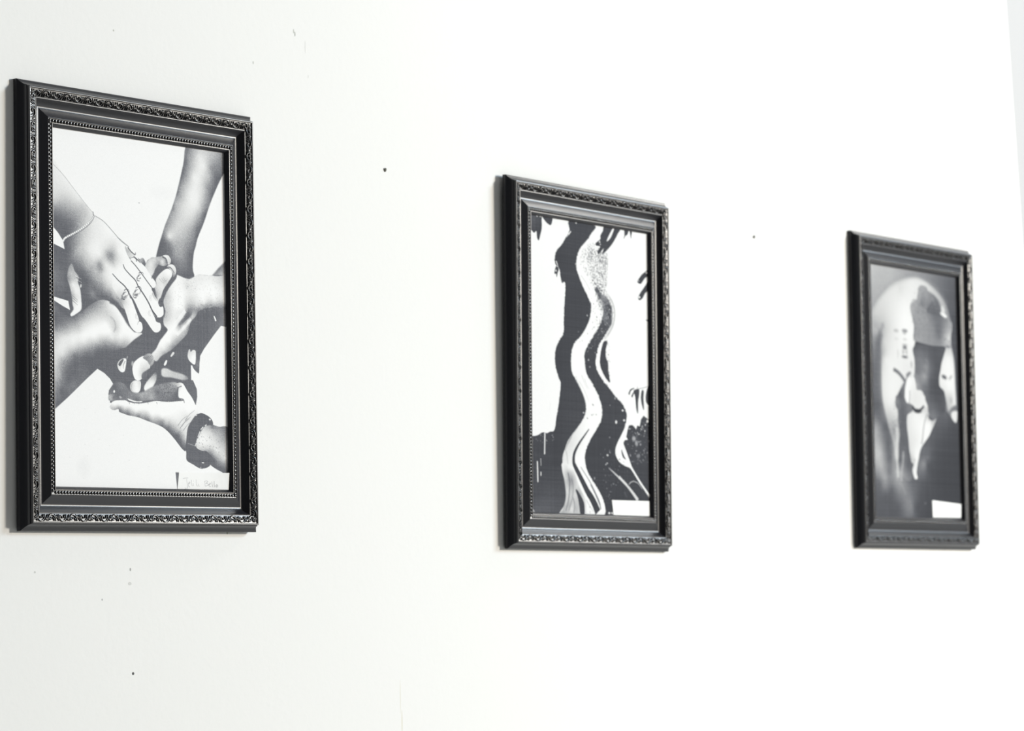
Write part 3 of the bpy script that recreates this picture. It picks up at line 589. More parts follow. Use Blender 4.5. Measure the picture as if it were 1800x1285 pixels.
'''
f|0,0,1,0|-74 -47 2211 -267 2165 3134 -102 3167|533 118 251 1938 223 251 151 1773 248 35 1192 247 275 1398 249
l|0.95,238,0.8,0.8,0.95|332 1881 316 1956
f|0.15,0,1,0.25|-22 2225 14 2224 74 2223 123 2212 183 2185 222 2180 268 2189 323 2169 378 2165 427 2106 1013 2007 1522 2137 1645 2162 1665 2101 1692 2046 1750 2038 1783 2050 1822 2083 1842 2040 1888 2046 1909 1984 1969 1935 2048 1966 2127 1959 2113 3006 -29 3008|389 2328 92 146 2264 93 1779 2355 96 81 2838 102 140 2961 118 383 2949 112 265 2540 92 1132 2589 88 1973 2642 92
f|0.1,1,1,0|936 1898 925 1958 874 2028 798 2098 710 2168 623 2246 566 2337 529 2412 509 2501 509 2496 527 2577 563 2650 581 2723 580 2827 555 2901 504 3035 1306 3020 1268 2953 1244 2871 1194 2790 1118 2709 1031 2629 956 2549 917 2461 920 2459 910 2399 934 2332 985 2255 1061 2170 1138 2092 1196 2014 1219 1923|1013 2007 250 660 2282 225 584 2396 230 758 2427 248 858 2386 250
f|1,1,1,0.5|683 -15 676 98 607 179 532 260 457 319 432 365 419 426 437 469 480 488 504 523 522 611 546 646 584 632 597 672 591 784 591 780 581 840 568 990 560 1154 497 1225 435 1310 412 1408 421 1503 457 1590 503 1662 505 1677 492 1778 466 1897 428 2032 396 2173 364 2329 362 2506 509 2501 529 2412 566 2337 623 2246 710 2168 798 2098 874 2028 925 1958 936 1898 920 1824 865 1737 791 1651 723 1573 754 1619 704 1555 686 1488 687 1399 707 1308 757 1238 858 1165 947 1076 1011 982 1038 882 1032 815 988 758 988 755 939 699 883 628 840 564 796 492 791 410 811 333 855 269 919 211 995 152 1059 86 1111 2|656 182 92 652 631 92 530 379 88 648 984 90 520 1438 88 774 826 90 640 1800 92 451 2252 90 762 2018 96
f|1.2,1,1,0.7|1280 805 1254 882 1230 967 1150 1078 1060 1167 970 1262 919 1341 918 1416 930 1490 961 1556 1029 1627 979 1574 1042 1638 1104 1702 1167 1782 1204 1848 1219 1923 1196 2014 1138 2092 1061 2170 985 2255 934 2332 910 2399 920 2459 917 2461 956 2549 1031 2629 1118 2709 1194 2790 1244 2871 1268 2953 1293 3021 2060 3007 2063 2792 1777 2540 1647 2489 1557 2454 1493 2418 1448 2351 1462 2283 1508 2205 1580 2134 1633 2041 1656 1964 1641 1904 1590 1838 1513 1788 1430 1735 1353 1678 1283 1633 1271 1629 1195 1565 1145 1515 1114 1457 1114 1389 1141 1312 1173 1235 1238 1171 1315 1090 1393 1001 1401 917 1396 819|1344 861 120 1277 1055 100 1020 1335 92 1018 1485 92 1143 1625 92 1396 1915 92 1264 2222 88 1133 2514 90 1514 2805 90
s|165,0.24,0.45,1.5|994 212 1109 187 1235 252 1338 266 1333 426 1320 655 1396 763 1447 815 1459 929 1406 1046 1266 942 1153 799 1103 731 1028 601 953 517 878 478 854 390 893 281
s|205,0.3,0.9,2|994 212 1109 187 1235 252 1338 266 1333 426 1320 655 1396 763 1447 815 1459 929 1406 1046 1266 942 1153 799 1103 731 1028 601 953 517 878 478 854 390 893 281
s|90,0.3,0.45,2|1007 241 1159 258 1325 290 1322 503 1307 693 1345 782 1178 786 1103 656 1029 526 980 379
s|125,0.22,0.8,2|1006 272 1158 289 1324 305 1322 503 1307 693 1345 782 1178 786 1103 656 1029 526 980 379
s|110,0.15,0.7,1|982 213 1159 198 1133 261 994 273
s|130,0.4,0.7,1.5|1184 317 1325 290 1329 502 1308 618 1232 510
f|0.8,1,0.8,0|1103 663 1154 637 1192 687 1230 737 1204 762 1141 706|-74 -47 105
s|100,0.45,0.8,1|1103 656 1231 646 1383 789 1204 802 1153 761
f|1.2,1,0.75,0|1204 734 1281 714 1358 769 1402 841 1401 933 1380 1010 1265 1002 1253 905 1229 808|1268 752 140 1344 823 100 1343 937 105 1266 942 150
s|95,0.35,0.7,1|1154 723 1358 753 1408 894 1277 1092 1097 1194 1124 1065 1202 908
s|225,0.22,0.6,1|1255 761 1357 784 1394 933 1225 1141 1020 1305 931 1370 957 1308 1200 1082
l|2.96,225,1,0.5,3.36|1345 709 1415 780 1453 883 1426 1007 1341 1111 1263 1169
l|0.59,165,0.9,0.3,0.59|1365 723 1437 801 1457 898 1426 1007 1328 1127
l|0.59,140,0.8,0.3,0.59|1396 819 1414 901 1393 1009 1289 1122
s|120,0.1,0.8,1|1001 780 1191 766 1215 945 1099 1066 895 1207 845 1210 1023 1049 1062 918
f|0.25,1,1,0.3|1263 1192 1321 1196 1290 1288 1297 1363 1331 1414 1336 1505 1363 1613 1297 1583 1224 1507 1186 1430 1198 1324 1230 1239|-74 -47 90
s|120,0.25,0.6,1|1276 1198 1353 1194 1354 1610 1299 1394
l|0.58,170,0.6,0.3,0.29|766 1581 796 1632 840 1682
l|0.58,170,0.6,0.3,0.29|866 1568 908 1637 965 1705
l|0.58,170,0.6,0.3,0.29|916 1603 946 1654 991 1704
l|1.54,150,0.6,0.6,0.58|754 1616 840 1708 908 1802 932 1883
l|0.68,200,0.7,0.4,0.39|816 1627 890 1698 952 1777 989 1836
l|0.58,170,0.7,0.4,0.39|865 539 952 607 1027 684
b|105.83,186.23,1.52,0.72,30,140,0.9,0.3
b|103.82,196.82,1.14,0.54,30,140,0.9,0.3
b|111.42,196.11,1.02,0.48,30,140,0.9,0.3
b|95.97,200.53,1.13,0.54,30,140,0.9,0.3
b|106.36,195.96,0.76,0.36,30,140,0.9,0.3
l|1.17,90,1,0.2,9.71|986 2116 910 2183 822 2261 759 2330 723 2391 717 2465 744 2511 806 2583 880 2671 954 2758 1016 2816 1079 2890 1128 2964
l|2.11,165,0.6,0.6,1.15|685 2199 610 2291 572 2352
l|0.96,190,0.6,0.5,0.96|798 2105 698 2191 635 2275
l|1.34,190,0.6,0.5,1.34|585 2351 603 2395 620 2498
f|1.3,1,1,0|528 2481 584 2479 682 2513 731 2571 780 2659 841 2746 915 2841 939 2975 926 3027 498 3005 523 2946 561 2886 580 2797 563 2679 533 2577|546 2532 235 582 2634 215 599 2752 225 580 2863 220 529 2968 190 620 2574 190 656 2640 160 680 2691 175 655 2788 205 629 2899 180 678 2935 235 731 2600 215 780 2688 225 754 2793 225 804 2784 185 740 2934 190 802 2940 210 866 2820 215 914 2938 235 632 2529 238 694 2527 246 583 2508 230
l|1.53,120,0.7,0.5,0.96|620 2574 643 2677 629 2825 579 2959
l|0.96,130,0.7,0.5,0.77|681 2632 705 2705 691 2824 628 2959
l|1.34,140,0.7,0.5,0.96|704 2824 728 2897 714 2979
l|0.57,170,0.7,0.5,0.57|564 2620 587 2723 586 2826 548 2938
f|0.4,1,1,0|748 2748 779 2748 865 2835 896 2894 895 2991 826 2984 808 2910 784 2822|-74 -47 95
l|1.16,215,1,0.3,0.97|928 2841 978 2892 1046 2958
b|99.32,296.48,1.51,1.49,0,230,1,0.3
b|99,291.41,0.76,0.75,0,170,1,0.3
f|0.3,0,0,0|940 2863 1129 2904 1141 2986 1065 2987|-74 -47 92
l|0.96,150,0.8,0.25,2.12|838 2508 931 2595 1005 2667 1080 2755 1155 2858 1179 2933
l|1.16,110,0.8,0.3,1.55|1005 2682 1092 2785 1167 2888
f|0.2,1,1,0.1|1656 1964 1689 2016 1685 2054 1658 2108 1641 2162 1670 2195 1625 2201 1592 2233 1611 2270 1649 2329 1700 2411 1738 2473 1803 2539 1907 2636 2066 2769 2066 2796 1958 2711 1854 2622 1751 2526 1699 2489 1621 2473 1518 2434 1454 2368 1449 2300 1488 2231 1560 2145 1633 2049|-74 -47 249
f|0.2,1,1,0|1559 2302 1578 2332 1603 2369 1635 2406 1583 2385 1558 2340|-74 -47 100
l|0.5,190,0.9,0.2,0.5|1867 2637 1958 2711 2050 2797
l|0.59,225,1,0.35,4.13|1325 2501 1401 2540 1503 2594 1645 2673 1748 2746 1845 2824
l|2.97,230,0.9,0.5,2.57|1503 2586 1645 2669
l|1.09,200,1,0.2,0.7|1684 2661 1723 2637 1776 2628 1854 2649 1926 2704
b|158.29,189.5,1.69,1.06,0,246,1,0.3
b|160.76,199.65,1.69,1.06,0,246,1,0.3
b|146.5,202.15,1.68,1.82,20,246,1,0.3
b|130.68,237.12,1.66,0.98,0,235,1,0.3
b|89.37,195.22,1.26,0.75,0,215,1,0.3
b|134.74,218.5,1.16,0.68,0,165,1,0.5
b|135.77,185.22,1.03,0.61,0,165,1,0.5
b|144.86,177.6,1.03,1.21,-30,190,1,0.5
b|129.95,245.43,1.15,0.68,0,225,1,0.3
b|127.63,246.86,1.15,0.68,0,225,1,0.3
b|107.52,261.69,1.14,1.35,0,170,1,0.7
b|97.12,94.71,1.01,0.75,0,225,1,0.3
b|81.73,112.61,0.88,0.52,0,160,1,0.4
b|98.76,140.4,0.88,1.05,-20,215,1,0.4
b|100.96,147.41,0.89,0.83,-10,190,1,0.4
b|110.61,132.19,1.02,0.6,0,170,1,0.4
s|150,0.02,1,2|1237 2298 1648 2451 1580 2652 1321 2810 1197 2512
s|170,0.2,0.8,1|1283 2750 1386 2748 1359 2824 1295 2825
l|1.39,130,0.7,1,0.99|1605 2742 1643 2802
s|165,0.14,1,1.5|1691 2054 1835 2094 1915 1999 2047 1978 2061 2423 1778 2470 1676 2283
s|225,0.2,0.9,1.2|1691 2069 1835 2109 1915 2014 2034 1986 2046 2116 1703 2152
b|178.13,217.98,3.41,2.59,0,190,0.9,1.2
b|182.66,222.77,2.63,3.06,-20,180,0.9,1.2
b|189.87,223.66,1.58,1.22,0,180,0.9,0.8
b|185.77,236.03,3.42,1.99,0,165,0.8,1.3
l|1.7,247,1,0.1,1.7|234 2183 227 2402
l|1.69,247,1,0.1,1.6|106 2474 112 2684
l|0.94,205,1,0.15,0.85|163 2445 166 2518
l|1.13,246,1,0.15,1.13|165 2580 164 2620
s|175,0.1,0.7,1|14 2232 366 2182 365 2278 13 2313
f|0.5,1,1,0|8 2949 32 2956 62 2981 67 3006 1 3007|20 2970 205 55 2992 150
b|132.93,296.88,2.05,1.05,0,248,1,0.3
b|138.31,296.78,1.8,1.05,0,235,1,0.4
f|0.12,1,1,0|-26 -7 185 -9 205 44 205 119 183 183 155 246 126 225 115 160 75 178 35 158 -3 139 -27 132|46 52 110 166 152 90 81 159 94
f|0.12,1,1,0|216 -12 374 -12 381 32 355 73 303 62 254 34|-74 -47 94
b|12.81,-0,1.1,0.89,0,246,1,0.2
b|18.15,-0.36,1.47,1.04,0,248,1,0.2
f|0.12,1,1,0|1296 -8 1554 -9 1521 52 1436 151 1351 223 1261 282 1248 266 1272 226 1235 252 1186 291 1156 274 1172 250 1205 213 1140 209 1128 186 1166 161 1211 133 1214 95 1257 45|-74 -47 92
f|0.1,1,1,0|1434 2 1454 12 1391 105 1326 147 1353 97|-74 -47 247
b|119.81,16.42,1.15,1.21,0,235,1,0.2
b|121.05,18.96,1.28,0.61,-40,225,1,0.3
f|0.1,1,1,0|1645 -5 1714 -3 1693 44 1661 56 1630 93 1643 48|-74 -47 96
f|0.1,1,1,0|1741 -3 1780 -1 1772 37 1763 76 1752 42|-74 -47 96
f|0.12,1,1,0|2082 377 2061 444 2001 480 1936 539 1884 535 1875 513 1935 454 1988 419|-74 -47 92
f|0.12,1,1,0|2087 488 2079 589 2012 633 1961 691 1905 716 1883 689 1919 640 2000 565|-74 -47 92
b|190.56,68.33,1.59,1.23,0,248,1,0.2
b|204.15,41.31,1.33,1.08,0,246,1,0.2
b|189.46,51.11,1.33,0.77,0,190,1,0.3
b|204.71,49.14,1.07,1.08,0,240,1,0.2
f|0.1,1,1,0|2019 913 2088 915 2088 941 2048 928|-74 -47 92
f|0.12,1,1,0|1781 1680 1840 1658 1886 1663 1882 1725 1865 1787 1858 1913 1831 1872 1821 1819 1809 1736|-74 -47 94
f|0.15,1,1,0|1930 1670 1967 1670 1963 1751 1969 1870 1939 1837 1914 1754|-74 -47 96
f|0.12,1,1,0|2039 1632 2079 1634 2076 1807 2013 1791 2004 1719|-74 -47 94
l|2.59,96,1,0.12,1|1698 1722 1729 1675 1795 1651
l|2.4,96,1,0.12,1|1748 1746 1787 1699 1840 1677
l|0.6,150,0.9,0.1,0.6|1847 1657 1946 1641 2059 1616
l|0.8,110,1,0.1,0.3|1854 1657 1851 1627
l|1.61,110,1,0.2,1.61|1969 1935 1915 1983 1928 2006
b|203.41,198.6,2.12,1.54,0,246,1,0.3
f|0.12,1,1,0|412 560 437 488 468 489 492 503 470 548 451 596 440 562|-74 -47 92
b|44.03,52.96,1.11,1.12,0,225,1,0.2
l|1.34,246,1,0.15,0.77|444 431 470 475
l|1.54,250,1,0.12,1.16|657 141 699 102
l|0.96,180,1,0.2,0.96|625 170 657 141
l|0.67,246,1,0.1,0.67|482 495 497 531
b|53.54,62.84,0.62,1.04,0,170,1,0.15
b|79.03,0.8,1.26,0.68,0,230,1,0.2
b|77.84,43.35,1.13,0.9,0,190,1,0.3
''',
'''
f|0,0,1,0|-175 -50 2399 -241 2267 3083 -283 3119|27 41 205 18 290 185 258 132 188 26 467 172 791 44 172 1217 57 150 1649 85 122 1938 161 98 2018 376 95 2011 560 85 511 42 192 139 770 190 42 776 188 161 911 128 60 1058 132 53 1271 116 43 1554 115 1978 1029 90 44 1511 116 177 1647 108 37 1723 106 143 1832 118 113 1890 150 93 2074 180 157 2213 195 45 2287 195 84 1962 175 305 1925 100 339 2137 105 403 2277 112 384 1638 200 1872 1868 72 156 2241 198 179 2382 188 82 2385 172 256 2521 172 239 2628 140 144 2595 112 50 2526 125 333 2307 122 356 2448 128 276 2733 100 136 2806 100 417 2659 108 543 2265 212 550 2443 188 560 2549 168 628 2619 155 723 2688 138 697 2260 142 648 2440 188 646 2511 155 596 2335 108 761 2437 100 755 2580 135 794 2293 108 845 2828 140 834 2921 130 269 2945 100 549 2869 98 971 2861 90 1131 2355 132 1126 2499 100 1248 2280 108 1418 2347 82 1552 2633 82 1848 2481 75 2001 2331 72 1255 2856 84 410 2872 98
f|2.6,1,1,0|1002 79 788 116 505 207 221 384 51 537 -8 646 71 738 206 801 239 1048 229 1333 236 1545 272 1678 374 1923 465 2097 515 2273 598 2271 637 1984 1011 1756 1805 1724 1982 1681 1981 1323 1963 1030 1897 836 1904 667 1895 531 1813 374 1643 232 1358 113 1159 76|999 152 236 643 248 230 779 383 242 799 597 250 358 410 225 146 566 212 73 677 188 462 618 228 347 732 205 1357 149 222 1571 229 200 1756 334 185 1853 460 150 699 244 222 313 902 215 334 1115 235 298 1330 235 465 1322 242 388 1539 242 263 1544 232 613 1100 240 821 1161 235 761 877 246 260 1047 180 204 873 150 933 796 250 1832 1008 243 1752 1187 243 1817 1403 243 1645 1338 235 1821 913 215 384 1638 238 422 1743 216 505 1775 228 432 1849 190 498 1954 158 550 2059 195 538 2202 215 1891 1392 243 1857 1503 205 1793 1637 195 1944 1536 240
l|6.9,158,0.3,4,6.9|8 575 221 376 505 207 789 109 1017 64 1217 64 1430 115 1658 223 1828 359
l|5.96,140,0.5,3,7.95|307 689 148 911 99 1127
b|59,75.43,5.9,1.87,0,190,0.9,1.4
b|79.39,74.24,6.8,1.73,0,130,0.9,1.4
b|78.6,76.8,4.25,1.73,0,180,0.9,1.4
b|59.07,85.09,5.62,1.58,0,222,0.9,1.4
b|79.3,84.66,4.81,1.44,0,212,0.9,1.4
b|79.06,91.14,7.08,0.86,0,185,0.9,1.4
b|78.66,94.39,5.09,2.45,0,120,0.9,1.4
b|77.76,99.82,4.81,0.72,0,190,0.9,1.4
b|74.24,100.01,1.13,4.31,0,170,0.9,1.4
b|82.98,99.55,1.13,4.32,0,170,0.9,1.4
b|78.24,105.9,7.36,1.22,0,80,0.9,1.4
b|62.21,102.8,1.97,5.74,0,222,0.9,1.4
b|93.48,114.1,1.99,4.33,0,190,0.9,1.4
l|4.39,105,0.85,1.2,4.99|510 1223 593 1244 676 1283 744 1330 785 1367
b|85.97,126.11,6.52,2.16,-20,120,0.85,1.6
l|3.02,130,0.8,1.2,2.02|852 1274 801 1327 764 1372
f|1.3,1,1,0|729 1381 793 1356 768 1451 752 1582 767 1550 819 1609 882 1617 945 1636 943 1694 856 1740 801 1800 797 1907 818 2014 835 2121 844 2264 848 2349 899 2491 784 2551 620 2441 568 2342 584 2271 592 2129 622 1999 593 1843 590 1715 537 1646 555 1538 583 1530|741 1416 130 653 1527 105 703 1696 105 595 1593 135 709 1910 108 702 2125 108 629 2199 112 710 2268 128 796 2229 106 653 1519 100 845 1676 130 713 1803 104 697 2260 140 625 2298 106 648 2440 170 791 2365 104
s|130,0.2,1.2,2|474 1848 614 1843 578 2058 482 2025
f|0.9,1,1,0|1155 181 1227 159 1334 174 1369 214 1498 249 1625 321 1679 434 1648 476 1807 529 1923 558 1935 636 1901 740 1882 848 1735 881 1474 883 1258 873 1051 861 992 821 1011 683 983 586 938 481 948 404 1034 359 1092 334 1124 252|1226 202 168 1266 264 155 1135 324 170 1205 381 128 1032 424 165 987 478 175 1057 509 160 1201 486 160 1341 564 152 1462 411 112 1380 308 150 1552 333 125 1606 446 112 1633 510 115 1776 574 140 1191 745 158 1021 718 150 1481 692 142 1623 756 120 1597 685 115 1815 687 175 1841 773 222 1332 809 148 1131 842 165 1474 859 150 1765 850 180 1869 823 190
f|1.6,1,1,0|1324 456 1421 367 1553 325 1630 393 1613 464 1488 491 1373 482|1419 414 112 1551 377 116 1548 457 108
l|2.24,185,0.3,1.2,1.84|1182 226 1148 373
l|2.25,185,0.3,1.2,1.84|1297 204 1322 304
l|2.26,185,0.3,1.2,1.85|1467 295 1536 377
l|2.23,185,0.3,1.2,1.83|1019 382 1131 432
l|2.24,185,0.3,1.2,1.83|1146 424 1316 464
s|130,0.14,1.2,2|1155 192 1640 327 1893 567 1839 839 1045 854 960 443
f|0.7,1,1,0|1660 468 1715 454 1811 492 1778 519 1691 492|-175 -50 249
f|1.2,1,1,0|1681 397 1725 373 1773 450 1693 462|-175 -50 225
f|0.8,1,1,0|1052 859 1258 875 1473 885 1752 880 1735 954 1662 1075 1624 1179 1592 1268 1600 1369 1699 1423 1733 1509 1730 1450 1746 1552 1792 1674 1876 1765 1580 1879 1411 1783 1313 1708 1295 1622 1233 1537 1172 1453 1037 1449 996 1404 957 1320 1002 1238 1008 1080 970 966 1014 906|1072 889 92 1112 944 112 1108 1074 128 1249 1103 132 1175 1187 130 1262 1139 150 1245 1212 135 1236 1263 170 1471 947 92 1537 1125 92 1396 1031 100 1060 1221 122 1014 1295 150 1068 1387 165 1113 1327 140 1196 1395 125 1385 1314 95 1597 1450 85 1690 920 98 1166 1432 130 1380 1451 92 1596 1478 88 1374 1618 110 1591 1587 92 1442 1724 125 1660 1694 95 1709 1546 100 1371 1684 118
l|1.62,85,0.6,0.8,2.03|1051 861 1258 877 1473 887 1749 884
l|1.43,160,0.5,0.9,1.43|1265 1059 1336 1099 1304 1180 1229 1271
b|171.33,125.11,6.44,2.34,10,85,0.9,1.6
b|186.68,124.89,5.29,1.61,-30,165,0.8,1.6
b|182.28,87.28,7.35,1.47,0,125,0.8,1.4
b|187.05,153.18,2.94,3.66,0,185,0.8,1.5
f|1.2,1,1,0|1744 1581 1792 1667 1882 1612 2001 1585 1998 1644 1894 1670 1863 1722 1919 1786 1992 1794 1989 1878 1726 1873 1734 1654|1806 1688 150 1774 1769 95 1940 1624 130 1874 1831 88 1961 1835 85
f|0.9,1,1,0|1879 1678 1968 1659 2012 1665 1992 1792 1919 1784 1866 1729|-175 -50 236
f|0.7,1,1,0|986 1286 1026 1367 1044 1438 1144 1444 1178 1497 1234 1508 1246 1573 1287 1629 1215 1639 1143 1649 1071 1674 973 1646 910 1616 875 1603 875 1531 867 1445 867 1446 884 1359 943 1292|912 1372 246 993 1476 235 1019 1539 232 1161 1569 238 1058 1646 236
f|0.5,1,1,0|844 1307 901 1301 905 1372 867 1446 879 1517 880 1488 855 1582 830 1609 794 1601 765 1536 781 1406 781 1421 807 1363|-175 -50 252
l|1.61,150,0.7,0.8,1.41|881 1459 878 1531 861 1611
l|4.04,70,1,1,2.62|937 1651 986 1685 1063 1700 1143 1671 1208 1629
b|105.62,169.62,9.42,2.45,0,68,0.85,1.2
f|0.55,1,1,0|821 1749 942 1719 1055 1732 1213 1699 1289 1665 1313 1773 1410 1799 1508 1771 1407 1885 1305 1997 1143 2118 1083 2199 1040 2317 1125 2139 1064 2249 1020 2358 997 2445 1021 2505 966 2523 928 2490 899 2412 930 2346 878 2312 853 2220 840 2192 818 2014 797 1907 800 1807|1011 1756 243 935 1902 238 1001 2043 236 1224 1783 243 1337 1830 250 1290 1925 250 1396 1798 190 1310 1787 215 941 2117 234 909 2218 230 993 2251 250 972 2431 252 893 2290 200
l|1.12,120,0.85,0.5,1.63|1276 1723 1216 1820 1179 1929 1155 2038 1127 2093
l|1.82,170,0.7,1,1.41|964 2274 934 2332
f|0.6,1,1,0|1508 1771 1616 1710 1763 1675 1876 1765 1977 1820 2319 1778 2265 3130 1102 3146 1058 2788 1031 2573 1019 2502 1013 2394 1056 2271 1125 2139 1064 2257 1088 2192 1155 2114 1309 1997 1414 1888|1583 1806 100 1731 1727 105 1874 1831 84 1359 2002 100 1507 1917 96 1720 2019 84 2013 2009 78 1211 2144 112 1425 2174 90 1135 2247 112 1175 2332 150 1101 2413 125 1278 2250 115 1274 2351 88 1563 2343 80 1848 2481 76 1552 2633 80 1123 2571 95 1050 2645 98 2004 2258 74 1399 2853 80 1834 2845 76 1113 2859 88
l|3.41,140,0.5,2.2,3.01|819 2764 858 2849 876 2949
l|8.93,112,0.55,4,8.93|248 799 151 996 108 1268 112 1551
s|150,0.25,0.8,2|482 1634 664 1626 629 2199 492 2132
b|118.58,280.69,2,1.15,0,150,0.7,1.2
b|126.37,225.4,1.72,0.58,0,150,0.7,1
l|4.99,222,0.8,1.4,4.39|555 1916 564 2058 538 2202 543 2265 553 2371 562 2513
l|3,195,0.7,1.2,4.01|699 2196 680 2332 651 2440 637 2554
l|3.99,165,0.6,1.6,1.99|561 2542 670 2618 723 2709
''']
LABELS = [[(144.49, 284.33), (205.6, 283.65), (205.0, 298.4), (142.57, 298.4)], [(137.44, 283.24), (204.68, 282.73), (205.6, 298.5), (140.21, 298.5)], [(135.19, 276.76), (204.86, 280.09), (203.47, 296.69), (135.85, 297.3)]]
STROKES = [[(149.32, 289.59), (152.3, 289.08), (155.71, 288.86)], [(153.78, 289.72), (153.95, 292.06), (154.75, 295.06), (154.36, 297.48), (152.98, 298.64), (151.51, 297.37)], [(156.04, 294.28), (157.86, 293.05), (156.93, 292.37), (155.83, 294.14), (156.1, 296.0), (157.7, 296.76)], [(159.53, 290.45), (159.47, 293.47), (160.08, 295.12), (160.93, 295.71)], [(161.7, 293.43), (161.84, 294.94), (162.43, 295.68)], [(162.08, 291.25), (162.51, 291.42)], [(165.53, 290.04), (165.57, 292.76), (166.08, 295.17), (167.23, 295.81)], [(168.25, 293.77), (168.61, 295.58), (169.38, 295.86)], [(175.75, 291.21), (176.06, 293.48), (176.45, 295.65)], [(175.62, 291.61), (178.22, 290.95), (179.8, 291.95), (177.1, 293.16), (179.68, 293.66), (180.62, 294.76), (176.62, 295.65)], [(181.49, 294.44), (183.24, 293.35), (182.39, 292.82), (181.32, 294.3), (182.02, 295.95), (183.63, 295.77)], [(184.84, 291.5), (185.09, 294.53), (186.13, 296.49)], [(187.54, 290.99), (187.48, 294.19), (188.39, 296.45)], [(190.62, 294.07), (189.64, 295.06), (190.7, 296.32), (191.9, 295.18), (190.62, 293.98)], [(190.44, 294.08), (191.05, 294.31)]]
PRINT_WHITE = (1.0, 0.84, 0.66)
TONE = [lambda g: np.interp(g, (40, 112, 250), (30, 104, 250)), lambda g: np.interp(g, (40, 92, 250), (20, 62, 252)), lambda g: np.interp(g, (40, 72, 150, 250), (24, 55, 148, 252))]

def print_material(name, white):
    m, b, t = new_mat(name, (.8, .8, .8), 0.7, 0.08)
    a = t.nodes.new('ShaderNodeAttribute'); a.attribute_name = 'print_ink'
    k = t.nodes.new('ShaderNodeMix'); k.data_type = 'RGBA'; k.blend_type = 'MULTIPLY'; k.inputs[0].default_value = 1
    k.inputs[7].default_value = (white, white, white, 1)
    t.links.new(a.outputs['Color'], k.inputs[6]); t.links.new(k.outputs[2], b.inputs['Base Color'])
    w = t.nodes.new('ShaderNodeTexWave'); w.wave_type = 'BANDS'; w.bands_direction = 'Z'; w.inputs['Scale'].default_value = 420
    bp = t.nodes.new('ShaderNodeBump'); bp.inputs['Strength'].default_value = 0.04; bp.inputs['Distance'].default_value = 0.0004
    tcn = t.nodes.new('ShaderNodeTexCoord'); t.links.new(tcn.outputs['Object'], w.inputs['Vector'])
    t.links.new(w.outputs['Fac'], bp.inputs['Height']); t.links.new(bp.outputs['Normal'], b.inputs['Normal'])
    return m

def srgb(c):
    return np.where(c <= .04045, c / 12.92, ((c + .055) / 1.055) ** 2.4)

def make_print(parent, data, nx, ny, seed, grain, mat, tone):
    c = Canvas(OW, OH, nx, ny, seed); c.run(data)
    g = tone(c.result(grain)) / 255
    pad = 3.0                                # the sheet runs on under the rebate
    px = np.r_[-pad, (np.arange(nx) + .5) / nx * OW, OW + pad]; pz = np.r_[-pad, (np.arange(ny) + .5) / ny * OH, OH + pad]
    g = np.pad(g, 1, mode='edge')
    X, Z = np.meshgrid(px, pz)
    n, h, w = X.size, X.shape[0], X.shape[1]
    front = np.stack([(X - OW / 2) * MM, np.full_like(X, -5.55 * MM), (OH / 2 - Z) * MM], -1).reshape(-1, 3)
    back = np.array([[sx * (OW / 2 + pad) * MM, -4.6 * MM, sz * (OH / 2 + pad) * MM] for sx, sz in ((-1, 1), (1, 1), (1, -1), (-1, -1))])
    co = np.vstack([front, back])
    i = np.arange(n).reshape(h, w)
    quads = np.stack([i[:-1, :-1], i[1:, :-1], i[1:, 1:], i[:-1, 1:]], -1).reshape(-1, 4)
    q2 = np.array([[n, n + 1, n + 2, n + 3], [i[0, 0], i[0, -1], n + 1, n], [i[0, -1], i[-1, -1], n + 2, n + 1], [i[-1, -1], i[-1, 0], n + 3, n + 2], [i[-1, 0], i[0, 0], n, n + 3]])
    quads = np.vstack([quads, q2])
    me = bpy.data.meshes.new('photo_print')
    me.vertices.add(len(co)); me.vertices.foreach_set('co', co.astype(np.float32).ravel())
    me.loops.add(quads.size); me.loops.foreach_set('vertex_index', quads.astype(np.int32).ravel())
    me.polygons.add(len(quads)); me.polygons.foreach_set('loop_start', (np.arange(len(quads)) * 4).astype(np.int32))
    me.update(calc_edges=True)
    col = np.ones((len(co), 4), np.float32); t = np.r_[g.ravel(), np.full(4, .95)]
    cool = np.clip((0.86 - t) / .45, 0, 1)  # the dark ink of the print has a slight blue cast
    col[:, 0] = srgb(np.clip(t - cool * .004, 0, 1)); col[:, 1] = srgb(np.clip(t + cool * .002, 0, 1)); col[:, 2] = srgb(np.clip(t + cool * .026, 0, 1))
    at = me.color_attributes.new('print_ink', 'FLOAT_COLOR', 'POINT'); at.data.foreach_set('color', col.ravel())
    me.materials.append(mat)
    o = bpy.data.objects.new('photo_print', me); COL.objects.link(o); o.parent = parent
    return o

def at_print(x, z, d):
    return ((x - OW / 2) * MM, -d * MM, (OH / 2 - z) * MM)

card, cardb, cardt = new_mat('white_label_card', (0.90, 0.90, 0.89), 0.7, 0.2)
kn = cardt.nodes.new('ShaderNodeTexNoise'); kn.inputs['Scale'].default_value = 400
kb = cardt.nodes.new('ShaderNodeBump'); kb.inputs['Strength'].default_value = 0.05; kb.inputs['Distance'].default_value = 0.0005
cardt.links.new(kn.outputs['Fac'], kb.inputs['Height']); cardt.links.new(kb.outputs['Normal'], cardb.inputs['Normal'])
ink, inkb, inkt = new_mat('grey_pen_ink', (0.33, 0.33, 0.34), 0.6, 0.2)
inn = inkt.nodes.new('ShaderNodeTexNoise'); inn.inputs['Scale'].default_value = 900
inr = inkt.nodes.new('ShaderNodeValToRGB'); inr.color_ramp.elements[0].color = (0.20, 0.20, 0.21, 1); inr.color_ramp.elements[1].color = (0.6, 0.6, 0.61, 1)
inkt.links.new(inn.outputs['Fac'], inr.inputs[0]); inkt.links.new(inr.outputs['Color'], inkb.inputs['Base Color'])

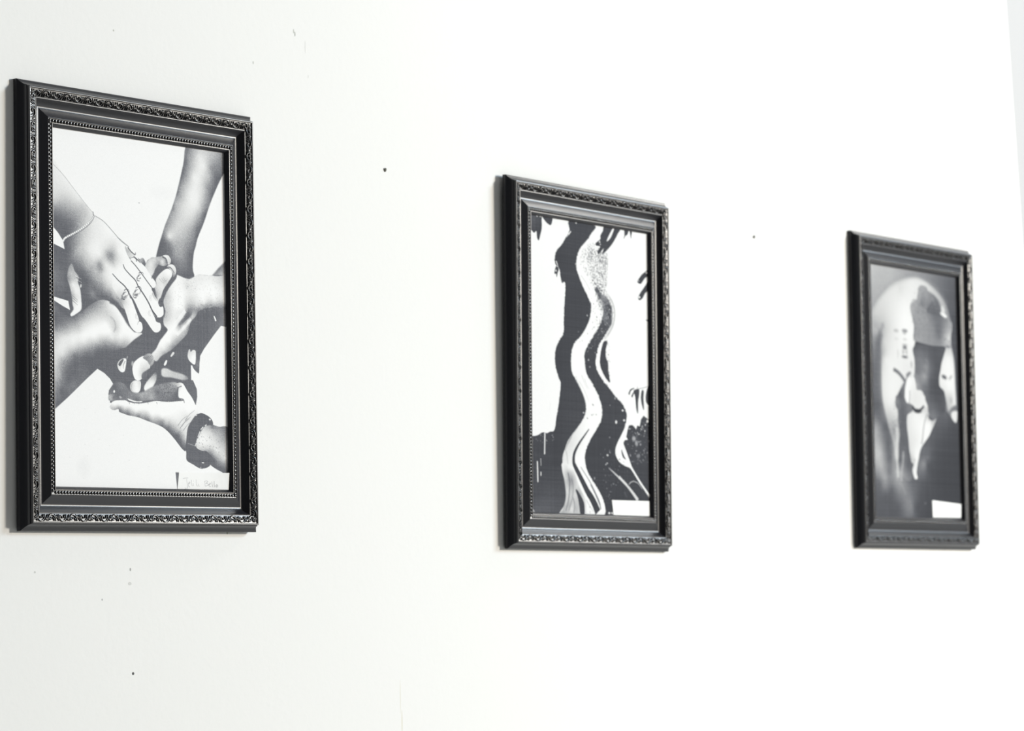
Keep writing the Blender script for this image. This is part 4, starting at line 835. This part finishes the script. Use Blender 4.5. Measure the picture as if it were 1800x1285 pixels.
def card_label(parent, corners, curl, label):
    """A slip of card stuck on the print; corners TL TR BR BL in print mm, right end lifting by curl mm."""
    TL, TR, BR, BL = [np.array(c, float) for c in corners]
    nu = 9; V, F = [], []
    for d in (0.25, 0.0):
        for j in range(2):
            for i in range(nu):
                t = i / (nu - 1)
                p = (TL * (1 - t) + TR * t) if j == 0 else (BL * (1 - t) + BR * t)
                V.append(at_print(p[0], p[1], 5.6 + d + curl * max(0, t - .45) / .55 * max(0, t - .45) / .55 * (1 if j == 0 else .6)))
    for i in range(nu - 1):
        F.append((i, nu + i, nu + i + 1, i + 1)); F.append((2 * nu + i, 2 * nu + i + 1, 3 * nu + i + 1, 3 * nu + i))
        F.append((i, i + 1, 2 * nu + i + 1, 2 * nu + i)); F.append((nu + i, 3 * nu + i, 3 * nu + i + 1, nu + i + 1))
    F += [(0, 2 * nu, 3 * nu, nu), (nu - 1, 2 * nu - 1, 4 * nu - 1, 3 * nu - 1)]
    o = mesh_obj('card_label', V, F, card, parent)
    o['label'] = label
    return o

def handwriting(parent, strokes, lift):
    V, F = [], []
    for st in strokes:
        P = np.array(curve(st, 5) if len(st) > 2 else st, float)
        T = np.gradient(P, axis=0); T /= np.linalg.norm(T, axis=1)[:, None] + 1e-9
        N = np.c_[-T[:, 1], T[:, 0]] * 0.17
        for i in range(len(P)):
            d = lift(P[i, 0])
            V.append(at_print(*(P[i] + N[i]), d)); V.append(at_print(*(P[i] - N[i]), d))
            if i:
                b = len(V) - 4; F.append((b, b + 1, b + 3, b + 2))
    return mesh_obj('handwriting', V, F, ink, parent)

for i, (nx, ny, grain) in enumerate(((412, 716, 22), (350, 656, 12), (288, 538, 12))):
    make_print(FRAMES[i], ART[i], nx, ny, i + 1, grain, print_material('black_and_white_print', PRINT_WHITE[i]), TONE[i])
lab = card_label(FRAMES[0], LABELS[0], 1.5, 'white handwritten card label')
x0, x1 = LABELS[0][0][0], LABELS[0][1][0]
handwriting(lab, STROKES, lambda x: 5.6 + .28 + 1.5 * (max(0, (x - x0) / (x1 - x0) - .45) / .55) ** 2)
card_label(FRAMES[1], LABELS[1], 0.0, 'blank white card label')
card_label(FRAMES[2], LABELS[2], 0.0, 'blank white card label with an uneven torn top')

# ------------------------------------------------------------------ nails left in the wall
nail_mat, nb, nn = new_mat('dark_rusty_nail', (0.045, 0.05, 0.035), 0.6, 0.4)
ns = nn.nodes.new('ShaderNodeTexNoise'); ns.inputs['Scale'].default_value = 700
nr = nn.nodes.new('ShaderNodeValToRGB'); nr.color_ramp.elements[0].color = (0.03, 0.033, 0.025, 1); nr.color_ramp.elements[1].color = (0.12, 0.12, 0.08, 1)
nn.links.new(ns.outputs['Fac'], nr.inputs[0]); nn.links.new(nr.outputs['Color'], nb.inputs['Base Color'])
def nail(x, z, tilt, turn, label, length):
    """A short nail driven in slantwise, its round head pulled out of the wall."""
    root = bpy.data.objects.new('nail', None); COL.objects.link(root); root.empty_display_size = 0.01
    V, F = [], []; seg = 12
    for y, r in ((-length - .6, 1.3), (-length - .45, 1.6), (-length, 1.6), (-length + .1, .7)):
        for s in range(seg):
            t = 2 * math.pi * s / seg; V.append((r * .85 * math.cos(t) * MM, y * MM, r * (1.35 if math.sin(t) < 0 else 1.05) * math.sin(t) * MM))
    for j in range(3):
        for s in range(seg): F.append((j * seg + s, j * seg + (s + 1) % seg, (j + 1) * seg + (s + 1) % seg, (j + 1) * seg + s))
    F += [tuple(range(seg - 1, -1, -1)), tuple(range(3 * seg, 4 * seg))]
    mesh_obj('nail_head', V, F, nail_mat, root, 40)
    V, F = [], []
    for y, r in ((-length + .05, .75), (0, .75), (3, .3)):
        for s in range(8):
            t = 2 * math.pi * s / 8; V.append((r * math.cos(t) * MM, y * MM, r * math.sin(t) * MM))
    for j in range(2):
        for s in range(8): F.append((j * 8 + s, j * 8 + (s + 1) % 8, (j + 1) * 8 + (s + 1) % 8, (j + 1) * 8 + s))
    F += [tuple(range(7, -1, -1)), tuple(range(16, 24))]
    mesh_obj('shank', V, F, nail_mat, root, 60)
    root.location = (x, 0, z); root.rotation_euler = (tilt, 0, turn)
    root['label'] = label; root['category'] = 'nail'; root['group'] = 'old nails in the white wall'
nail(2.1008, 0.4103, math.radians(14), math.radians(-6), 'small dark nail in the wall between the first and second pictures', 0.5)
nail(2.7368, 0.4038, math.radians(16), math.radians(-6), 'tiny olive nail in the wall between the second and third pictures', 0.6)
